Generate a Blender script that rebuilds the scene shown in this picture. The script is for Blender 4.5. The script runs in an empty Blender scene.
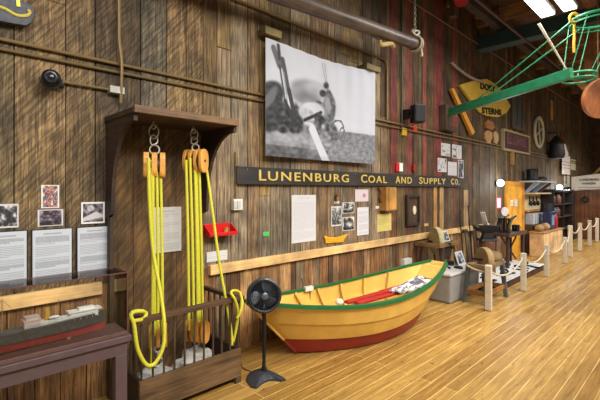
import bpy, bmesh, math, random
from mathutils import Vector, Matrix, noise
random.seed(7)
S = bpy.context.scene
C = S.collection
PI = math.pi
# ---------------------------------------------------------------- camera
D, H, FL = 3.59, 1.75, 400.0
YAW = math.atan(408/400)
cam = bpy.data.cameras.new('camera'); co = bpy.data.objects.new('camera', cam); C.objects.link(co)
cam.sensor_width = 36; cam.lens = 24; cam.shift_y = -10/600
cam.clip_start = .05; cam.clip_end = 100
co.location = (0, -D, H); co.rotation_euler = (PI/2, 0, YAW - PI/2)
S.camera = co
cs, sn = math.cos(YAW), math.sin(YAW)
def ray(px, py):
    d = px-300
    return Vector((cs*FL+sn*d, sn*FL-cs*d, 190-py))
def W(px, py, y=0.0):            # point of the photograph on a plane parallel to the plank wall
    r = ray(px, py); t = (y+D)/r.y
    return Vector((r.x*t, y, H+r.z*t))
def F(px, py, z=0.0):            # on a horizontal plane
    r = ray(px, py); t = (z-H)/r.z
    return Vector((r.x*t, -D+r.y*t, z))
def X(px, py, x):                # on a plane across the hall
    r = ray(px, py); t = x/r.x
    return Vector((x, -D+r.y*t, H+r.z*t))
# ---------------------------------------------------------------- materials
def lin(c): return tuple(((v/255)/12.92 if v/255 <= .04045 else ((v/255+.055)/1.055)**2.4) for v in c)
def nmat(name):
    m = bpy.data.materials.new(name); m.use_nodes = True
    nt = m.node_tree; b = nt.nodes['Principled BSDF']
    return m, nt, b
MC = {}
def plain(rgb, rough=.6, metal=0, var=.12, scale=18, bump=0, emit=0, coat=0):
    key = ('p', rgb, rough, metal, var, scale, bump, emit, coat)
    if key in MC: return MC[key]
    m, nt, b = nmat('paint_%d' % len(MC)); N, L = nt.nodes, nt.links
    tc = N.new('ShaderNodeTexCoord'); nz = N.new('ShaderNodeTexNoise'); nz.inputs['Scale'].default_value = scale
    nz.inputs['Detail'].default_value = 6
    L.new(tc.outputs['Object'], nz.inputs['Vector'])
    r = N.new('ShaderNodeValToRGB'); c = lin(rgb)
    r.color_ramp.elements[0].position = .3; r.color_ramp.elements[1].position = .7
    r.color_ramp.elements[0].color = tuple(v*(1-var) for v in c)+(1,)
    r.color_ramp.elements[1].color = tuple(min(1, v*(1+var)) for v in c)+(1,)
    L.new(nz.outputs['Fac'], r.inputs['Fac']); L.new(r.outputs['Color'], b.inputs['Base Color'])
    b.inputs['Roughness'].default_value = rough; b.inputs['Metallic'].default_value = metal
    if coat: b.inputs['Coat Weight'].default_value = coat
    if bump:
        bp = N.new('ShaderNodeBump'); bp.inputs['Strength'].default_value = bump; bp.inputs['Distance'].default_value = .01
        L.new(nz.outputs['Fac'], bp.inputs['Height']); L.new(bp.outputs['Normal'], b.inputs['Normal'])
    if emit:
        L.new(r.outputs['Color'], b.inputs['Emission Color']); b.inputs['Emission Strength'].default_value = emit
    MC[key] = m; return m
def wood(rgb, axis='z', rough=.75, var=.4, dens=1.0, attr=False, saw=0, bump=.4, knots=False):
    key = ('w', rgb, axis, rough, var, dens, attr, saw, bump, knots)
    if key in MC: return MC[key]
    m, nt, b = nmat('wood_%d' % len(MC)); N, L = nt.nodes, nt.links
    tc = N.new('ShaderNodeTexCoord'); mp = N.new('ShaderNodeMapping')
    k = {'z': (14, 14, .9), 'x': (.9, 14, 14), 'y': (14, .9, 14)}[axis]
    mp.inputs['Scale'].default_value = tuple(v*dens for v in k)
    L.new(tc.outputs['Object'], mp.inputs['Vector'])
    nz = N.new('ShaderNodeTexNoise'); nz.inputs['Scale'].default_value = 2.2; nz.inputs['Detail'].default_value = 9
    nz.inputs['Roughness'].default_value = .68; nz.inputs['Distortion'].default_value = .4
    L.new(mp.outputs['Vector'], nz.inputs['Vector'])
    n2 = N.new('ShaderNodeTexNoise'); n2.inputs['Scale'].default_value = 3.2; n2.inputs['Detail'].default_value = 5
    L.new(tc.outputs['Object'], n2.inputs['Vector'])
    r = N.new('ShaderNodeValToRGB')
    r.color_ramp.elements[0].position = .33; r.color_ramp.elements[1].position = .68
    lo, hi = 1-var, 1+var
    r.color_ramp.elements[0].color = (lo, lo*.96, lo*.9, 1); r.color_ramp.elements[1].color = (hi, hi, hi*.97, 1)
    L.new(nz.outputs['Fac'], r.inputs['Fac'])
    r2 = N.new('ShaderNodeValToRGB'); r2.color_ramp.elements[0].position = .35; r2.color_ramp.elements[1].position = .65
    r2.color_ramp.elements[0].color = (.62, .62, .64, 1); r2.color_ramp.elements[1].color = (1.25, 1.22, 1.15, 1)
    L.new(n2.outputs['Fac'], r2.inputs['Fac'])
    mx = N.new('ShaderNodeMixRGB'); mx.blend_type = 'MULTIPLY'; mx.inputs[0].default_value = 1
    L.new(r.outputs['Color'], mx.inputs[1]); L.new(r2.outputs['Color'], mx.inputs[2])
    m2 = N.new('ShaderNodeMixRGB'); m2.blend_type = 'MULTIPLY'; m2.inputs[0].default_value = 1
    L.new(mx.outputs[0], m2.inputs[1])
    if attr:
        at = N.new('ShaderNodeAttribute'); at.attribute_name = 'Col'; L.new(at.outputs['Color'], m2.inputs[2])
    else:
        m2.inputs[2].default_value = lin(rgb)+(1,)
    out = m2.outputs[0]
    if attr:                                # weathered fine streaks and nail-scuffed patches
        mf = N.new('ShaderNodeMapping'); mf.inputs['Scale'].default_value = (42, 42, 2.2); L.new(tc.outputs['Object'], mf.inputs['Vector'])
        nf = N.new('ShaderNodeTexNoise'); nf.inputs['Scale'].default_value = 1.7; nf.inputs['Detail'].default_value = 8; nf.inputs['Roughness'].default_value = .75
        L.new(mf.outputs[0], nf.inputs['Vector'])
        rf = N.new('ShaderNodeValToRGB'); rf.color_ramp.elements[0].position = .38; rf.color_ramp.elements[1].position = .62
        rf.color_ramp.elements[0].color = (.38, .37, .36, 1); rf.color_ramp.elements[1].color = (1.5, 1.5, 1.45, 1)
        L.new(nf.outputs['Fac'], rf.inputs['Fac'])
        mq = N.new('ShaderNodeMixRGB'); mq.blend_type = 'MULTIPLY'; mq.inputs[0].default_value = 1
        L.new(out, mq.inputs[1]); L.new(rf.outputs['Color'], mq.inputs[2]); out = mq.outputs[0]
    if saw:                                 # diagonal circular-saw marks, cut into the boards
        mr = N.new('ShaderNodeMapping'); mr.inputs['Rotation'].default_value = (0, math.radians(52), 0)
        L.new(tc.outputs['Object'], mr.inputs['Vector'])
        mp2 = N.new('ShaderNodeMapping'); mp2.inputs['Scale'].default_value = (3.5, 3.5, 30)
        L.new(mr.outputs[0], mp2.inputs['Vector'])
        n3 = N.new('ShaderNodeTexNoise'); n3.inputs['Scale'].default_value = 1.6; n3.inputs['Detail'].default_value = 4
        L.new(mp2.outputs['Vector'], n3.inputs['Vector'])
        r3 = N.new('ShaderNodeValToRGB'); r3.color_ramp.elements[0].position = .42; r3.color_ramp.elements[1].position = .6
        r3.color_ramp.elements[0].color = (1-saw,)*3+(1,); r3.color_ramp.elements[1].color = (1+saw*.5,)*3+(1,)
        L.new(n3.outputs['Fac'], r3.inputs['Fac'])
        m3 = N.new('ShaderNodeMixRGB'); m3.blend_type = 'MULTIPLY'; m3.inputs[0].default_value = 1
        L.new(out, m3.inputs[1]); L.new(r3.outputs['Color'], m3.inputs[2]); out = m3.outputs[0]
    if knots:
        vo = N.new('ShaderNodeTexVoronoi'); vo.inputs['Scale'].default_value = 2.2
        L.new(tc.outputs['Object'], vo.inputs['Vector'])
        r4 = N.new('ShaderNodeValToRGB'); r4.color_ramp.elements[0].position = .03; r4.color_ramp.elements[1].position = .07
        r4.color_ramp.elements[0].color = (.25, .2, .15, 1); r4.color_ramp.elements[1].color = (1, 1, 1, 1)
        L.new(vo.outputs['Distance'], r4.inputs['Fac'])
        m4 = N.new('ShaderNodeMixRGB'); m4.blend_type = 'MULTIPLY'; m4.inputs[0].default_value = 1
        L.new(out, m4.inputs[1]); L.new(r4.outputs['Color'], m4.inputs[2]); out = m4.outputs[0]
    L.new(out, b.inputs['Base Color']); b.inputs['Roughness'].default_value = rough
    if bump:
        bp = N.new('ShaderNodeBump'); bp.inputs['Strength'].default_value = bump; bp.inputs['Distance'].default_value = .008
        L.new(nz.outputs['Fac'], bp.inputs['Height']); L.new(bp.outputs['Normal'], b.inputs['Normal'])
    MC[key] = m; return m
def printed(rough=.6):
    key = ('print', rough)
    if key in MC: return MC[key]
    m, nt, b = nmat('printed_%d' % len(MC))
    at = nt.nodes.new('ShaderNodeAttribute'); at.attribute_name = 'Col'
    nt.links.new(at.outputs['Color'], b.inputs['Base Color']); b.inputs['Roughness'].default_value = rough
    MC[key] = m; return m
def glassmat():
    m = bpy.data.materials.new('clear_glass'); m.use_nodes = True; nt = m.node_tree; nt.nodes.clear(); N, L = nt.nodes, nt.links
    o = N.new('ShaderNodeOutputMaterial'); mix = N.new('ShaderNodeMixShader'); tr = N.new('ShaderNodeBsdfTransparent')
    tr.inputs[0].default_value = (.985, .99, .988, 1)
    gl = N.new('ShaderNodeBsdfGlossy'); gl.inputs['Roughness'].default_value = .02
    fr = N.new('ShaderNodeFresnel'); fr.inputs[0].default_value = 1.3
    L.new(fr.outputs[0], mix.inputs[0]); L.new(tr.outputs[0], mix.inputs[1]); L.new(gl.outputs[0], mix.inputs[2]); L.new(mix.outputs[0], o.inputs[0])
    return m
def lampmat(rgb, s):
    m = bpy.data.materials.new('lamp_glow'); m.use_nodes = True; nt = m.node_tree; nt.nodes.clear()
    o = nt.nodes.new('ShaderNodeOutputMaterial'); e = nt.nodes.new('ShaderNodeEmission'); e.inputs[0].default_value = rgb+(1,); e.inputs[1].default_value = s
    nt.links.new(e.outputs[0], o.inputs[0]); return m
# ---------------------------------------------------------------- mesh builder (world coordinates)
def frame_of(d):
    d = d.normalized(); a = Vector((0, 0, 1)) if abs(d.z) < .9 else Vector((1, 0, 0))
    u = d.cross(a).normalized(); v = d.cross(u).normalized()
    return u, v
class B:
    def __init__(s): s.bm = bmesh.new()
    def _f(s, vs):
        try: return s.bm.faces.new(vs)
        except ValueError: return None
    def hexa(s, p):      # p: 8 corners, bottom 4 then top 4
        v = [s.bm.verts.new(q) for q in p]
        for f in ((3, 2, 1, 0), (4, 5, 6, 7), (0, 1, 5, 4), (1, 2, 6, 5), (2, 3, 7, 6), (3, 0, 4, 7)): s._f([v[i] for i in f])
        return s
    def box(s, x0, x1, y0, y1, z0, z1):
        return s.hexa([(x0, y0, z0), (x1, y0, z0), (x1, y1, z0), (x0, y1, z0), (x0, y0, z1), (x1, y0, z1), (x1, y1, z1), (x0, y1, z1)])
    def rbox(s, c, sx, sy, sz, rz=0, ry=0, rx=0):
        M = Matrix.Translation(c) @ Matrix.Rotation(rz, 4, 'Z') @ Matrix.Rotation(ry, 4, 'Y') @ Matrix.Rotation(rx, 4, 'X')
        q = [(-1, -1, -1), (1, -1, -1), (1, 1, -1), (-1, 1, -1), (-1, -1, 1), (1, -1, 1), (1, 1, 1), (-1, 1, 1)]
        return s.hexa([M @ Vector((a*sx/2, b*sy/2, c_*sz/2)) for a, b, c_ in q])
    def bar(s, a, b, w, h, up=None):
        a, b = Vector(a), Vector(b); d = (b-a).normalized(); up = Vector(up or (0, 0, 1))
        if abs(d.dot(up)) > .95: up = Vector((0, 1, 0))
        u = d.cross(up).normalized(); v = u.cross(d).normalized()
        q = []
        for p in (a, b):
            for i, j in ((-1, -1), (1, -1), (1, 1), (-1, 1)): q.append(p+u*i*w/2+v*j*h/2)
        return s.hexa(q)
    def tube(s, pts, r, seg=8, r1=None, closed=False):
        pts = [Vector(p) for p in pts]; n = len(pts); rings = []
        u = None
        for i, p in enumerate(pts):
            if closed: d = pts[(i+1) % n]-pts[i-1]
            else: d = pts[min(i+1, n-1)]-pts[max(i-1, 0)]
            if d.length < 1e-9: d = Vector((0, 0, 1))
            d.normalize()
            if u is None: u, v = frame_of(d)
            else:
                u = (u-d*u.dot(d)); u = u.normalized() if u.length > 1e-6 else frame_of(d)[0]
            v = d.cross(u)
            rr = r if r1 is None else r+(r1-r)*i/(n-1)
            rings.append([s.bm.verts.new(p+(u*math.cos(2*PI*k/seg)+v*math.sin(2*PI*k/seg))*rr) for k in range(seg)])
        for i in range(n if closed else n-1):
            A, Bq = rings[i], rings[(i+1) % n]
            for k in range(seg): s._f([A[k], A[(k+1) % seg], Bq[(k+1) % seg], Bq[k]])
        if not closed:
            s._f(rings[0][::-1]); s._f(rings[-1])
        return s
    def cyl(s, a, b, r, r1=None, seg=16): return s.tube([a, b], r, seg, r1)
    def torus(s, c, ax, R, r, seg=20, sseg=8, sx=1.0, a0=0, a1=2*PI):
        u, v = frame_of(Vector(ax)); full = abs(a1-a0-2*PI) < 1e-6
        n = seg if full else seg+1
        pts = [Vector(c)+u*math.cos(a0+(a1-a0)*i/seg)*R*sx+v*math.sin(a0+(a1-a0)*i/seg)*R for i in range(n)]
        return s.tube(pts, r, sseg, closed=full)
    def lathe(s, prof, c=(0, 0, 0), ax=(0, 0, 1), seg=20):
        c = Vector(c); ax = Vector(ax).normalized(); u, v = frame_of(ax); rings = []
        for r, z in prof:
            rings.append([s.bm.verts.new(c+ax*z+(u*math.cos(2*PI*k/seg)+v*math.sin(2*PI*k/seg))*max(r, 1e-4)) for k in range(seg)])
        for A, Bq in zip(rings, rings[1:]):
            for k in range(seg): s._f([A[k], A[(k+1) % seg], Bq[(k+1) % seg], Bq[k]])
        s._f(rings[0][::-1]); s._f(rings[-1]); return s
    def prism(s, pts, off):
        off = Vector(off); a = [s.bm.verts.new(p) for p in pts]; b = [s.bm.verts.new(Vector(p)+off) for p in pts]; n = len(pts)
        s._f(a[::-1]); s._f(b)
        for i in range(n): s._f([a[i], a[(i+1) % n], b[(i+1) % n], b[i]])
        return s
    def ball(s, c, r, sz=1, seg=12):
        n = 8
        return s.lathe([(r*math.sin(PI*i/n), -r*sz*math.cos(PI*i/n)) for i in range(n+1)], c, (0, 0, 1), seg)
    def lump(s, c, sx, sy, sz, amp=.25, seed=0, seg=18, n=10):
        c = Vector(c); rings = []
        for i in range(n+1):
            th = PI*i/n; row = []
            for k in range(seg):
                ph = 2*PI*k/seg; d = Vector((math.sin(th)*math.cos(ph), math.sin(th)*math.sin(ph), -math.cos(th)))
                q = 1+amp*noise.noise(d*1.8+Vector((seed, seed*2, 0)))+amp*.5*noise.noise(d*5+Vector((seed, 0, 0)))
                row.append(s.bm.verts.new(c+Vector((d.x*sx*q, d.y*sy*q, max(-sz*.8, d.z*sz*q)))))
            rings.append(row)
        for A, Bq in zip(rings, rings[1:]):
            for k in range(seg): s._f([A[k], A[(k+1) % seg], Bq[(k+1) % seg], Bq[k]])
        return s
WL = {}
def thing(name, label, cat, loc=(0, 0, 0), group=None):
    o = bpy.data.objects.new(name, None); C.objects.link(o); o.location = loc; WL[o.name] = Vector(loc)
    o.empty_display_size = .1
    o['label'] = label; o['category'] = cat
    if group: o['group'] = group
    return o
def obj(name, b, mat, parent=None, smooth=False, bevel=0, loc=None, label=None):
    bm = b.bm if isinstance(b, B) else b
    bmesh.ops.remove_doubles(bm, verts=bm.verts, dist=1e-6)
    bmesh.ops.recalc_face_normals(bm, faces=bm.faces)
    base = WL[parent.name] if parent else None
    if base is None:
        if loc is None:
            xs = [v.co.x for v in bm.verts]; ys = [v.co.y for v in bm.verts]; zs = [v.co.z for v in bm.verts]
            loc = Vector(((min(xs)+max(xs))/2, (min(ys)+max(ys))/2, min(zs)))
        base = Vector(loc)
    bmesh.ops.translate(bm, verts=bm.verts, vec=-base)
    me = bpy.data.meshes.new(name); bm.to_mesh(me); bm.free()
    o = bpy.data.objects.new(name, me); C.objects.link(o)
    if parent: o.parent = parent
    else: o.location = base
    WL[o.name] = base
    me.materials.append(mat)
    if smooth:
        me.polygons.foreach_set('use_smooth', [True]*len(me.polygons))
        me.set_sharp_from_angle(angle=math.radians(40))
    if bevel:
        md = o.modifiers.new('bevel', 'BEVEL'); md.width = bevel; md.segments = 2; md.limit_method = 'ANGLE'
    if label: o['label'] = label
    return o
def tag(o, label, cat, group=None):
    o['label'] = label; o['category'] = cat
    if group: o['group'] = group
    return o
def struct(o): o['kind'] = 'structure'; return o
def smooth_path(pts, n=6):
    pts = [Vector(p) for p in pts]; out = []
    for i in range(len(pts)-1):
        p0, p1, p2, p3 = pts[max(i-1, 0)], pts[i], pts[i+1], pts[min(i+2, len(pts)-1)]
        for k in range(n):
            t = k/n
            out.append(.5*((2*p1)+(-p0+p2)*t+(2*p0-5*p1+4*p2-p3)*t*t+(-p0+3*p1-3*p2+p3)*t**3))
    out.append(pts[-1]); return out
def text_bm(txt, width, height, depth, offset=.0, spacing=1.0):
    cu = bpy.data.curves.new('t', 'FONT'); cu.body = txt; cu.size = 1; cu.extrude = .01; cu.offset = offset; cu.space_character = spacing
    cu.resolution_u = 3
    ob = bpy.data.objects.new('t', cu); C.objects.link(ob)
    dg = bpy.context.evaluated_depsgraph_get(); dg.update()
    me = bpy.data.meshes.new_from_object(ob.evaluated_get(dg)); bpy.data.objects.remove(ob)
    bm = bmesh.new(); bm.from_mesh(me); bpy.data.meshes.remove(me)
    xs = [v.co.x for v in bm.verts]; ys = [v.co.y for v in bm.verts]
    x0, x1, y0, y1 = min(xs), max(xs), min(ys), max(ys)
    for v in bm.verts: v.co = Vector(((v.co.x-x0)/(x1-x0)*width, (v.co.y-y0)/(y1-y0)*height, v.co.z/.01*depth/2))
    return bm
def text_on(name, txt, origin, ux, uz, width, height, depth, mat, parent, offset=.02, spacing=1.0):
    # origin = lower left of the text, ux along the line, uz upwards
    bm = text_bm(txt, width, height, depth, offset, spacing); ux = Vector(ux).normalized(); uz = Vector(uz).normalized(); n = ux.cross(uz)
    for v in bm.verts: v.co = Vector(origin)+ux*v.co.x+uz*v.co.y+n*v.co.z
    return obj(name, bm, mat, parent)
def sheet(name, x0, x1, z0, z1, y, fn, nx=24, nz=30, th=.006, parent=None, wave=None, mat=None, ux=None, org=None):
    # a printed sheet: a thin slab whose front face carries ink colours, fn(u, v) -> linear rgb, u right, v up
    bm = bmesh.new(); lay = bm.loops.layers.float_color.new('Col')
    org = Vector(org) if org is not None else Vector((x0, y, z0)); ux = Vector(ux) if ux is not None else Vector((1, 0, 0))
    n = Vector((ux.y, -ux.x, 0)); w, h = x1-x0, z1-z0
    def P(u, v, k):
        dy = wave(u, v) if wave else 0
        return org+ux*(u*w)+Vector((0, 0, v*h))+n*(th*k+dy)
    fr = [[bm.verts.new(P(i/nx, j/nz, 1)) for i in range(nx+1)] for j in range(nz+1)]
    bk = [[bm.verts.new(P(i/nx, j/nz, 0)) for i in range(nx+1)] for j in range(nz+1)]
    def face(vs, c):
        f = bm.faces.new(vs)
        for l in f.loops: l[lay] = (c[0], c[1], c[2], 1)
    for j in range(nz):
        for i in range(nx):
            face([fr[j][i], fr[j][i+1], fr[j+1][i+1], fr[j+1][i]], fn((i+.5)/nx, (j+.5)/nz))
            face([bk[j][i], bk[j+1][i], bk[j+1][i+1], bk[j][i+1]], (.6, .6, .6))
    e = (.7, .7, .7)
    for i in range(nx):
        face([fr[0][i], bk[0][i], bk[0][i+1], fr[0][i+1]], e); face([fr[nz][i], fr[nz][i+1], bk[nz][i+1], bk[nz][i]], e)
    for j in range(nz):
        face([fr[j][0], fr[j+1][0], bk[j+1][0], bk[j][0]], e); face([fr[j][nx], bk[j][nx], bk[j+1][nx], fr[j+1][nx]], e)
    return obj(name, bm, mat or printed(), parent)
def textpage(paper=(.55, .59, .66), ink=.45, lines=30, title=True, seed=0, margin=.08, gaps=(7, 15, 22)):
    def fn(u, v):
        r = 1-v; L = int(r*lines)
        if u < margin or u > 1-margin or r < .05 or r > .95: return paper
        if title and L in (2, 3): 
            k = ink*.8 if .25 < u < .75 and L == 2 else 0
        elif L in gaps or L < 4 or (r*lines) % 1 > .62: k = 0
        else: k = ink*(.4+.6*(noise.noise(Vector((u*30+seed, L*3.1, 0)))*.5+.5))
        if L+1 in gaps and u > .55: k = 0
        return tuple(p*(1-k) for p in paper)
    return fn
def photo(seed, border=.06, tint=(1, 1, 1), asp=1, hi=.75, scale=3, tilt=.5):
    def fn(u, v):
        if u < border or u > 1-border or v < border or v > 1-border: return (.6, .6, .6)
        k = noise.noise(Vector((u*scale+seed*3.7, v*scale*asp+u*tilt, seed)))+.6*noise.noise(Vector((u*scale*3+seed, v*scale*3, seed*2.)))+(v-.55)*.5
        k = min(1, max(0, .42+k*.95)); k = k*k*hi+.015
        return (k*tint[0], k*tint[1], k*tint[2])
    return fn
def paleprint(seed):
    def fn(u, v):
        if u < .08 or u > .92 or v < .06 or v > .94: return (.6, .6, .6)
        k = noise.noise(Vector((u*4+seed, v*4, seed)))+.7*noise.noise(Vector((u*12, v*12+seed, 1)))
        k = .56 if k < .1 else .56-.5*min(1, (k-.1)*2.2)
        return (k, k, k*1.02)
    return fn
# ================================================================ THE SETTING
M_wall = wood((255, 255, 255), 'z', .8, .55, 1, True, saw=0, bump=.6)
M_wallsaw = wood((255, 255, 255), 'z', .8, .5, 1, True, saw=.45, bump=.6)
XE = 21.5
def plank_wall():
    bm = bmesh.new(); lay = bm.loops.layers.float_color.new('Col')
    def board(x0, x1, z0, z1, dy, c, mi=0):
        g = .004
        p = [(x0+g, dy, z0), (x1-g, dy, z0), (x1-g, .03, z0), (x0+g, .03, z0), (x0+g, dy, z1), (x1-g, dy, z1), (x1-g, .03, z1), (x0+g, .03, z1)]
        v = [bm.verts.new(q) for q in p]
        for f in ((3, 2, 1, 0), (4, 5, 6, 7), (0, 1, 5, 4), (1, 2, 6, 5), (2, 3, 7, 6), (3, 0, 4, 7)):
            fc = bm.faces.new([v[i] for i in f]); fc.material_index = mi
            for l in fc.loops: l[lay] = c+(1,)
    # (bright fir, brown, grey-brown, grey, dark)
    pal = [(144, 116, 78), (118, 94, 64), (108, 92, 70), (112, 102, 86), (86, 72, 54), (98, 80, 58), (130, 106, 74)]
    reds = [(5.55, 5.75), (6.02, 6.25), (6.62, 6.76), (7.02, 7.40), (7.80, 8.02), (8.6, 8.7)]
    rnd = random.Random(11)
    edges = [-2.2, -1.8, -1.45, -1.1, -.8, -.45, -.1, .2, .56, .90, 1.12, 1.50, 1.75, 1.95, 2.14]
    x = 2.14
    while x < XE+1: x += rnd.uniform(.11, .23); edges.append(x)
    for q in reds: edges = [e for e in edges if not (q[0]-.05 < e < q[1]+.05)]+[q[0], q[1]]
    edges.sort()
    for a, b in zip(edges, edges[1:]):
        m = (a+b)/2; c = rnd.choice(pal)
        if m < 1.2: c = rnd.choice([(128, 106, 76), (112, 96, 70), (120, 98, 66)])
        if 2.2 < m < 5.5: c = rnd.choice([(112, 98, 78), (122, 106, 84), (104, 88, 66), (118, 94, 62), (96, 82, 64)])
        if m > 9: c = rnd.choice([(100, 80, 54), (112, 90, 60), (86, 68, 46), (94, 78, 56)])
        if 9 > m > 5.2: c = rnd.choice([(104, 84, 52), (88, 70, 46), (110, 92, 62), (92, 66, 48)])
        red = any(p <= m <= q for p, q in reds)
        if red: c = rnd.choice([(136, 66, 60), (122, 58, 54), (142, 74, 66)])
        f = rnd.uniform(.62, 1.0); base = tuple(v*f for v in lin(c))
        z = 1.0
        cuts = [.95]
        if red: cuts.append(1.9)
        if rnd.random() < .75 and not red: cuts.append(rnd.uniform(1.6, 4.2))
        cuts.append(5.6)
        for k, (z0, z1) in enumerate(zip(cuts, cuts[1:])):
            cc = base
            if red and z1 < 2: cc = tuple(v*f for v in lin(rnd.choice([(104, 78, 52), (116, 74, 56), (96, 80, 60)])))
            elif k and not red:
                f2 = rnd.uniform(.65, 1.25); cc = tuple(v*f2 for v in base)
            if 2.2 < m < 5.6 and not k: cc = tuple(v*[.95, 1.1, 1.25][int(m*37) % 3] for v in lin(rnd.choice([(116, 104, 88), (128, 112, 92), (108, 96, 80), (122, 100, 76)])))
            if 2.2 < m < 5.0 and z0 > 1.5 and k: cc = lin(rnd.choice([(118, 98, 68), (92, 78, 56), (130, 108, 72), (104, 84, 56)]))
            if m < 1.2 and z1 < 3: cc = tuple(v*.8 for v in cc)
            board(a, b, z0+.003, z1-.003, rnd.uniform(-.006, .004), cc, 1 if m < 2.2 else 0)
    # lower row of boards under the rail
    x = -2.2
    while x < XE+1:
        w = rnd.uniform(.09, .2)
        c = lin(rnd.choice([(158, 116, 74), (128, 90, 56), (178, 138, 94), (92, 64, 44), (146, 110, 74), (124, 104, 80), (108, 74, 46)]))
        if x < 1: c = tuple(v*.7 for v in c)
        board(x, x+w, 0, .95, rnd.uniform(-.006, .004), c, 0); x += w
    me = bpy.data.meshes.new('wall_back'); bm.to_mesh(me); bm.free()
    me.materials.append(M_wall); me.materials.append(M_wallsaw)
    o = bpy.data.objects.new('wall_back', me); C.objects.link(o); struct(o)
    bb = B().box(-2.2, XE+1, .032, .12, 0, 5.6); o2 = struct(obj('wall_back', bb, plain((30, 24, 20), .9)))
plank_wall()
# floor: five-inch boards running along the wall
def floor_mat():
    m, nt, b = nmat('pine_floor'); N, L = nt.nodes, nt.links
    tc = N.new('ShaderNodeTexCoord')
    br = N.new('ShaderNodeTexBrick'); br.offset = .37; br.offset_frequency = 2; br.squash = 1
    br.inputs['Scale'].default_value = 1; br.inputs['Brick Width'].default_value = 3.4; br.inputs['Row Height'].default_value = .122
    br.inputs['Mortar Size'].default_value = .0038; br.inputs['Mortar Smooth'].default_value = .3; br.inputs['Bias'].default_value = 0
    br.inputs['Color1'].default_value = lin((172, 136, 74))+(1,); br.inputs['Color2'].default_value = lin((146, 110, 54))+(1,)
    br.inputs['Mortar'].default_value = lin((214, 182, 118))+(1,)
    L.new(tc.outputs['Object'], br.inputs['Vector'])
    mp = N.new('ShaderNodeMapping'); mp.inputs['Scale'].default_value = (1.2, 16, 1); L.new(tc.outputs['Object'], mp.inputs['Vector'])
    nz = N.new('ShaderNodeTexNoise'); nz.inputs['Scale'].default_value = 2; nz.inputs['Detail'].default_value = 7; nz.inputs['Distortion'].default_value = .6
    L.new(mp.outputs[0], nz.inputs['Vector'])
    r = N.new('ShaderNodeValToRGB'); r.color_ramp.elements[0].position = .3; r.color_ramp.elements[1].position = .7
    r.color_ramp.elements[0].color = (.66, .62, .54, 1); r.color_ramp.elements[1].color = (1.2, 1.2, 1.16, 1)
    L.new(nz.outputs['Fac'], r.inputs['Fac'])
    mx = N.new('ShaderNodeMixRGB'); mx.blend_type = 'MULTIPLY'; mx.inputs[0].default_value = 1
    L.new(br.outputs['Color'], mx.inputs[1]); L.new(r.outputs['Color'], mx.inputs[2])
    # knots and scuffs
    mp2 = N.new('ShaderNodeMapping'); mp2.inputs['Scale'].default_value = (2.6, 6, 1); L.new(tc.outputs['Object'], mp2.inputs['Vector'])
    vo = N.new('ShaderNodeTexNoise'); vo.inputs['Scale'].default_value = 3.4; vo.inputs['Detail'].default_value = 5; vo.inputs['Roughness'].default_value = .7
    L.new(mp2.outputs[0], vo.inputs['Vector'])
    r4 = N.new('ShaderNodeValToRGB'); r4.color_ramp.elements[0].position = .31; r4.color_ramp.elements[1].position = .41
    r4.color_ramp.elements[0].color = (.26, .2, .14, 1); r4.color_ramp.elements[1].color = (1, 1, 1, 1)
    L.new(vo.outputs['Fac'], r4.inputs['Fac'])
    m4 = N.new('ShaderNodeMixRGB'); m4.blend_type = 'MULTIPLY'; m4.inputs[0].default_value = .85
    L.new(mx.outputs[0], m4.inputs[1]); L.new(r4.outputs['Color'], m4.inputs[2])
    L.new(m4.outputs[0], b.inputs['Base Color']); b.inputs['Roughness'].default_value = .42
    b.inputs['Specular IOR Level'].default_value = .4
    bp = N.new('ShaderNodeBump'); bp.inputs['Strength'].default_value = .25; bp.inputs['Distance'].default_value = .004
    L.new(br.outputs['Fac'], bp.inputs['Height']); bp.invert = True; L.new(bp.outputs['Normal'], b.inputs['Normal'])
    return m
fb = B().box(-3, XE+1, -9, .0, -.1, 0)
struct(obj('floor', fb, floor_mat(), loc=(0, 0, 0)))
# ceiling of dark boards with joists and a beam
cb = B().box(-3, XE+1, -9, .12, 5.6, 5.7)
struct(obj('ceiling', cb, wood((96, 72, 52), 'x', .8)))
for i in range(16):
    jb = B().box(i*1.45-1.2, i*1.45-1.08, -9, 0, 5.34, 5.6); struct(obj('trim_%d' % (i+1), jb, wood((150, 108, 68), 'y')))
struct(obj('trim_20', B().box(-3, XE, -2.2, -2.02, 5.1, 5.34), wood((128, 90, 58), 'x')))
struct(obj('trim_21', B().box(-3, XE, -.55, -.40, 5.16, 5.34), wood((60, 46, 36), 'x')))
struct(obj('trim_22', B().box(9.0, 9.3, -9, -.0, 4.85, 5.13), plain((38, 66, 68), .6)))
struct(obj('wall_end', B().box(XE, XE+.2, -9, .0, 0, 5.6), wood((72, 52, 38), 'z')))
# chair rail of pale pine
rail = B().box(-2.2, 1.16, -.05, 0, .88, .98).box(2.2, 9.6, -.05, 0, .88, .98)
struct(obj('trim_30', rail, wood((222, 184, 128), 'x', .6, .18, knots=True), bevel=.004))
# paler cover strips nailed to the wall
for i, (a, b, zt, c) in enumerate([(6.98, 7.10, 1.8, (176, 132, 74)), (7.22, 7.38, 1.8, (168, 134, 92)), (8.3, 8.5, 1.75, (176, 146, 108))]):
    struct(obj('trim_%d' % (31+i), B().box(a, b, -.022, -.004, .98, zt), wood(c, 'z', .7, .3)))
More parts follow.
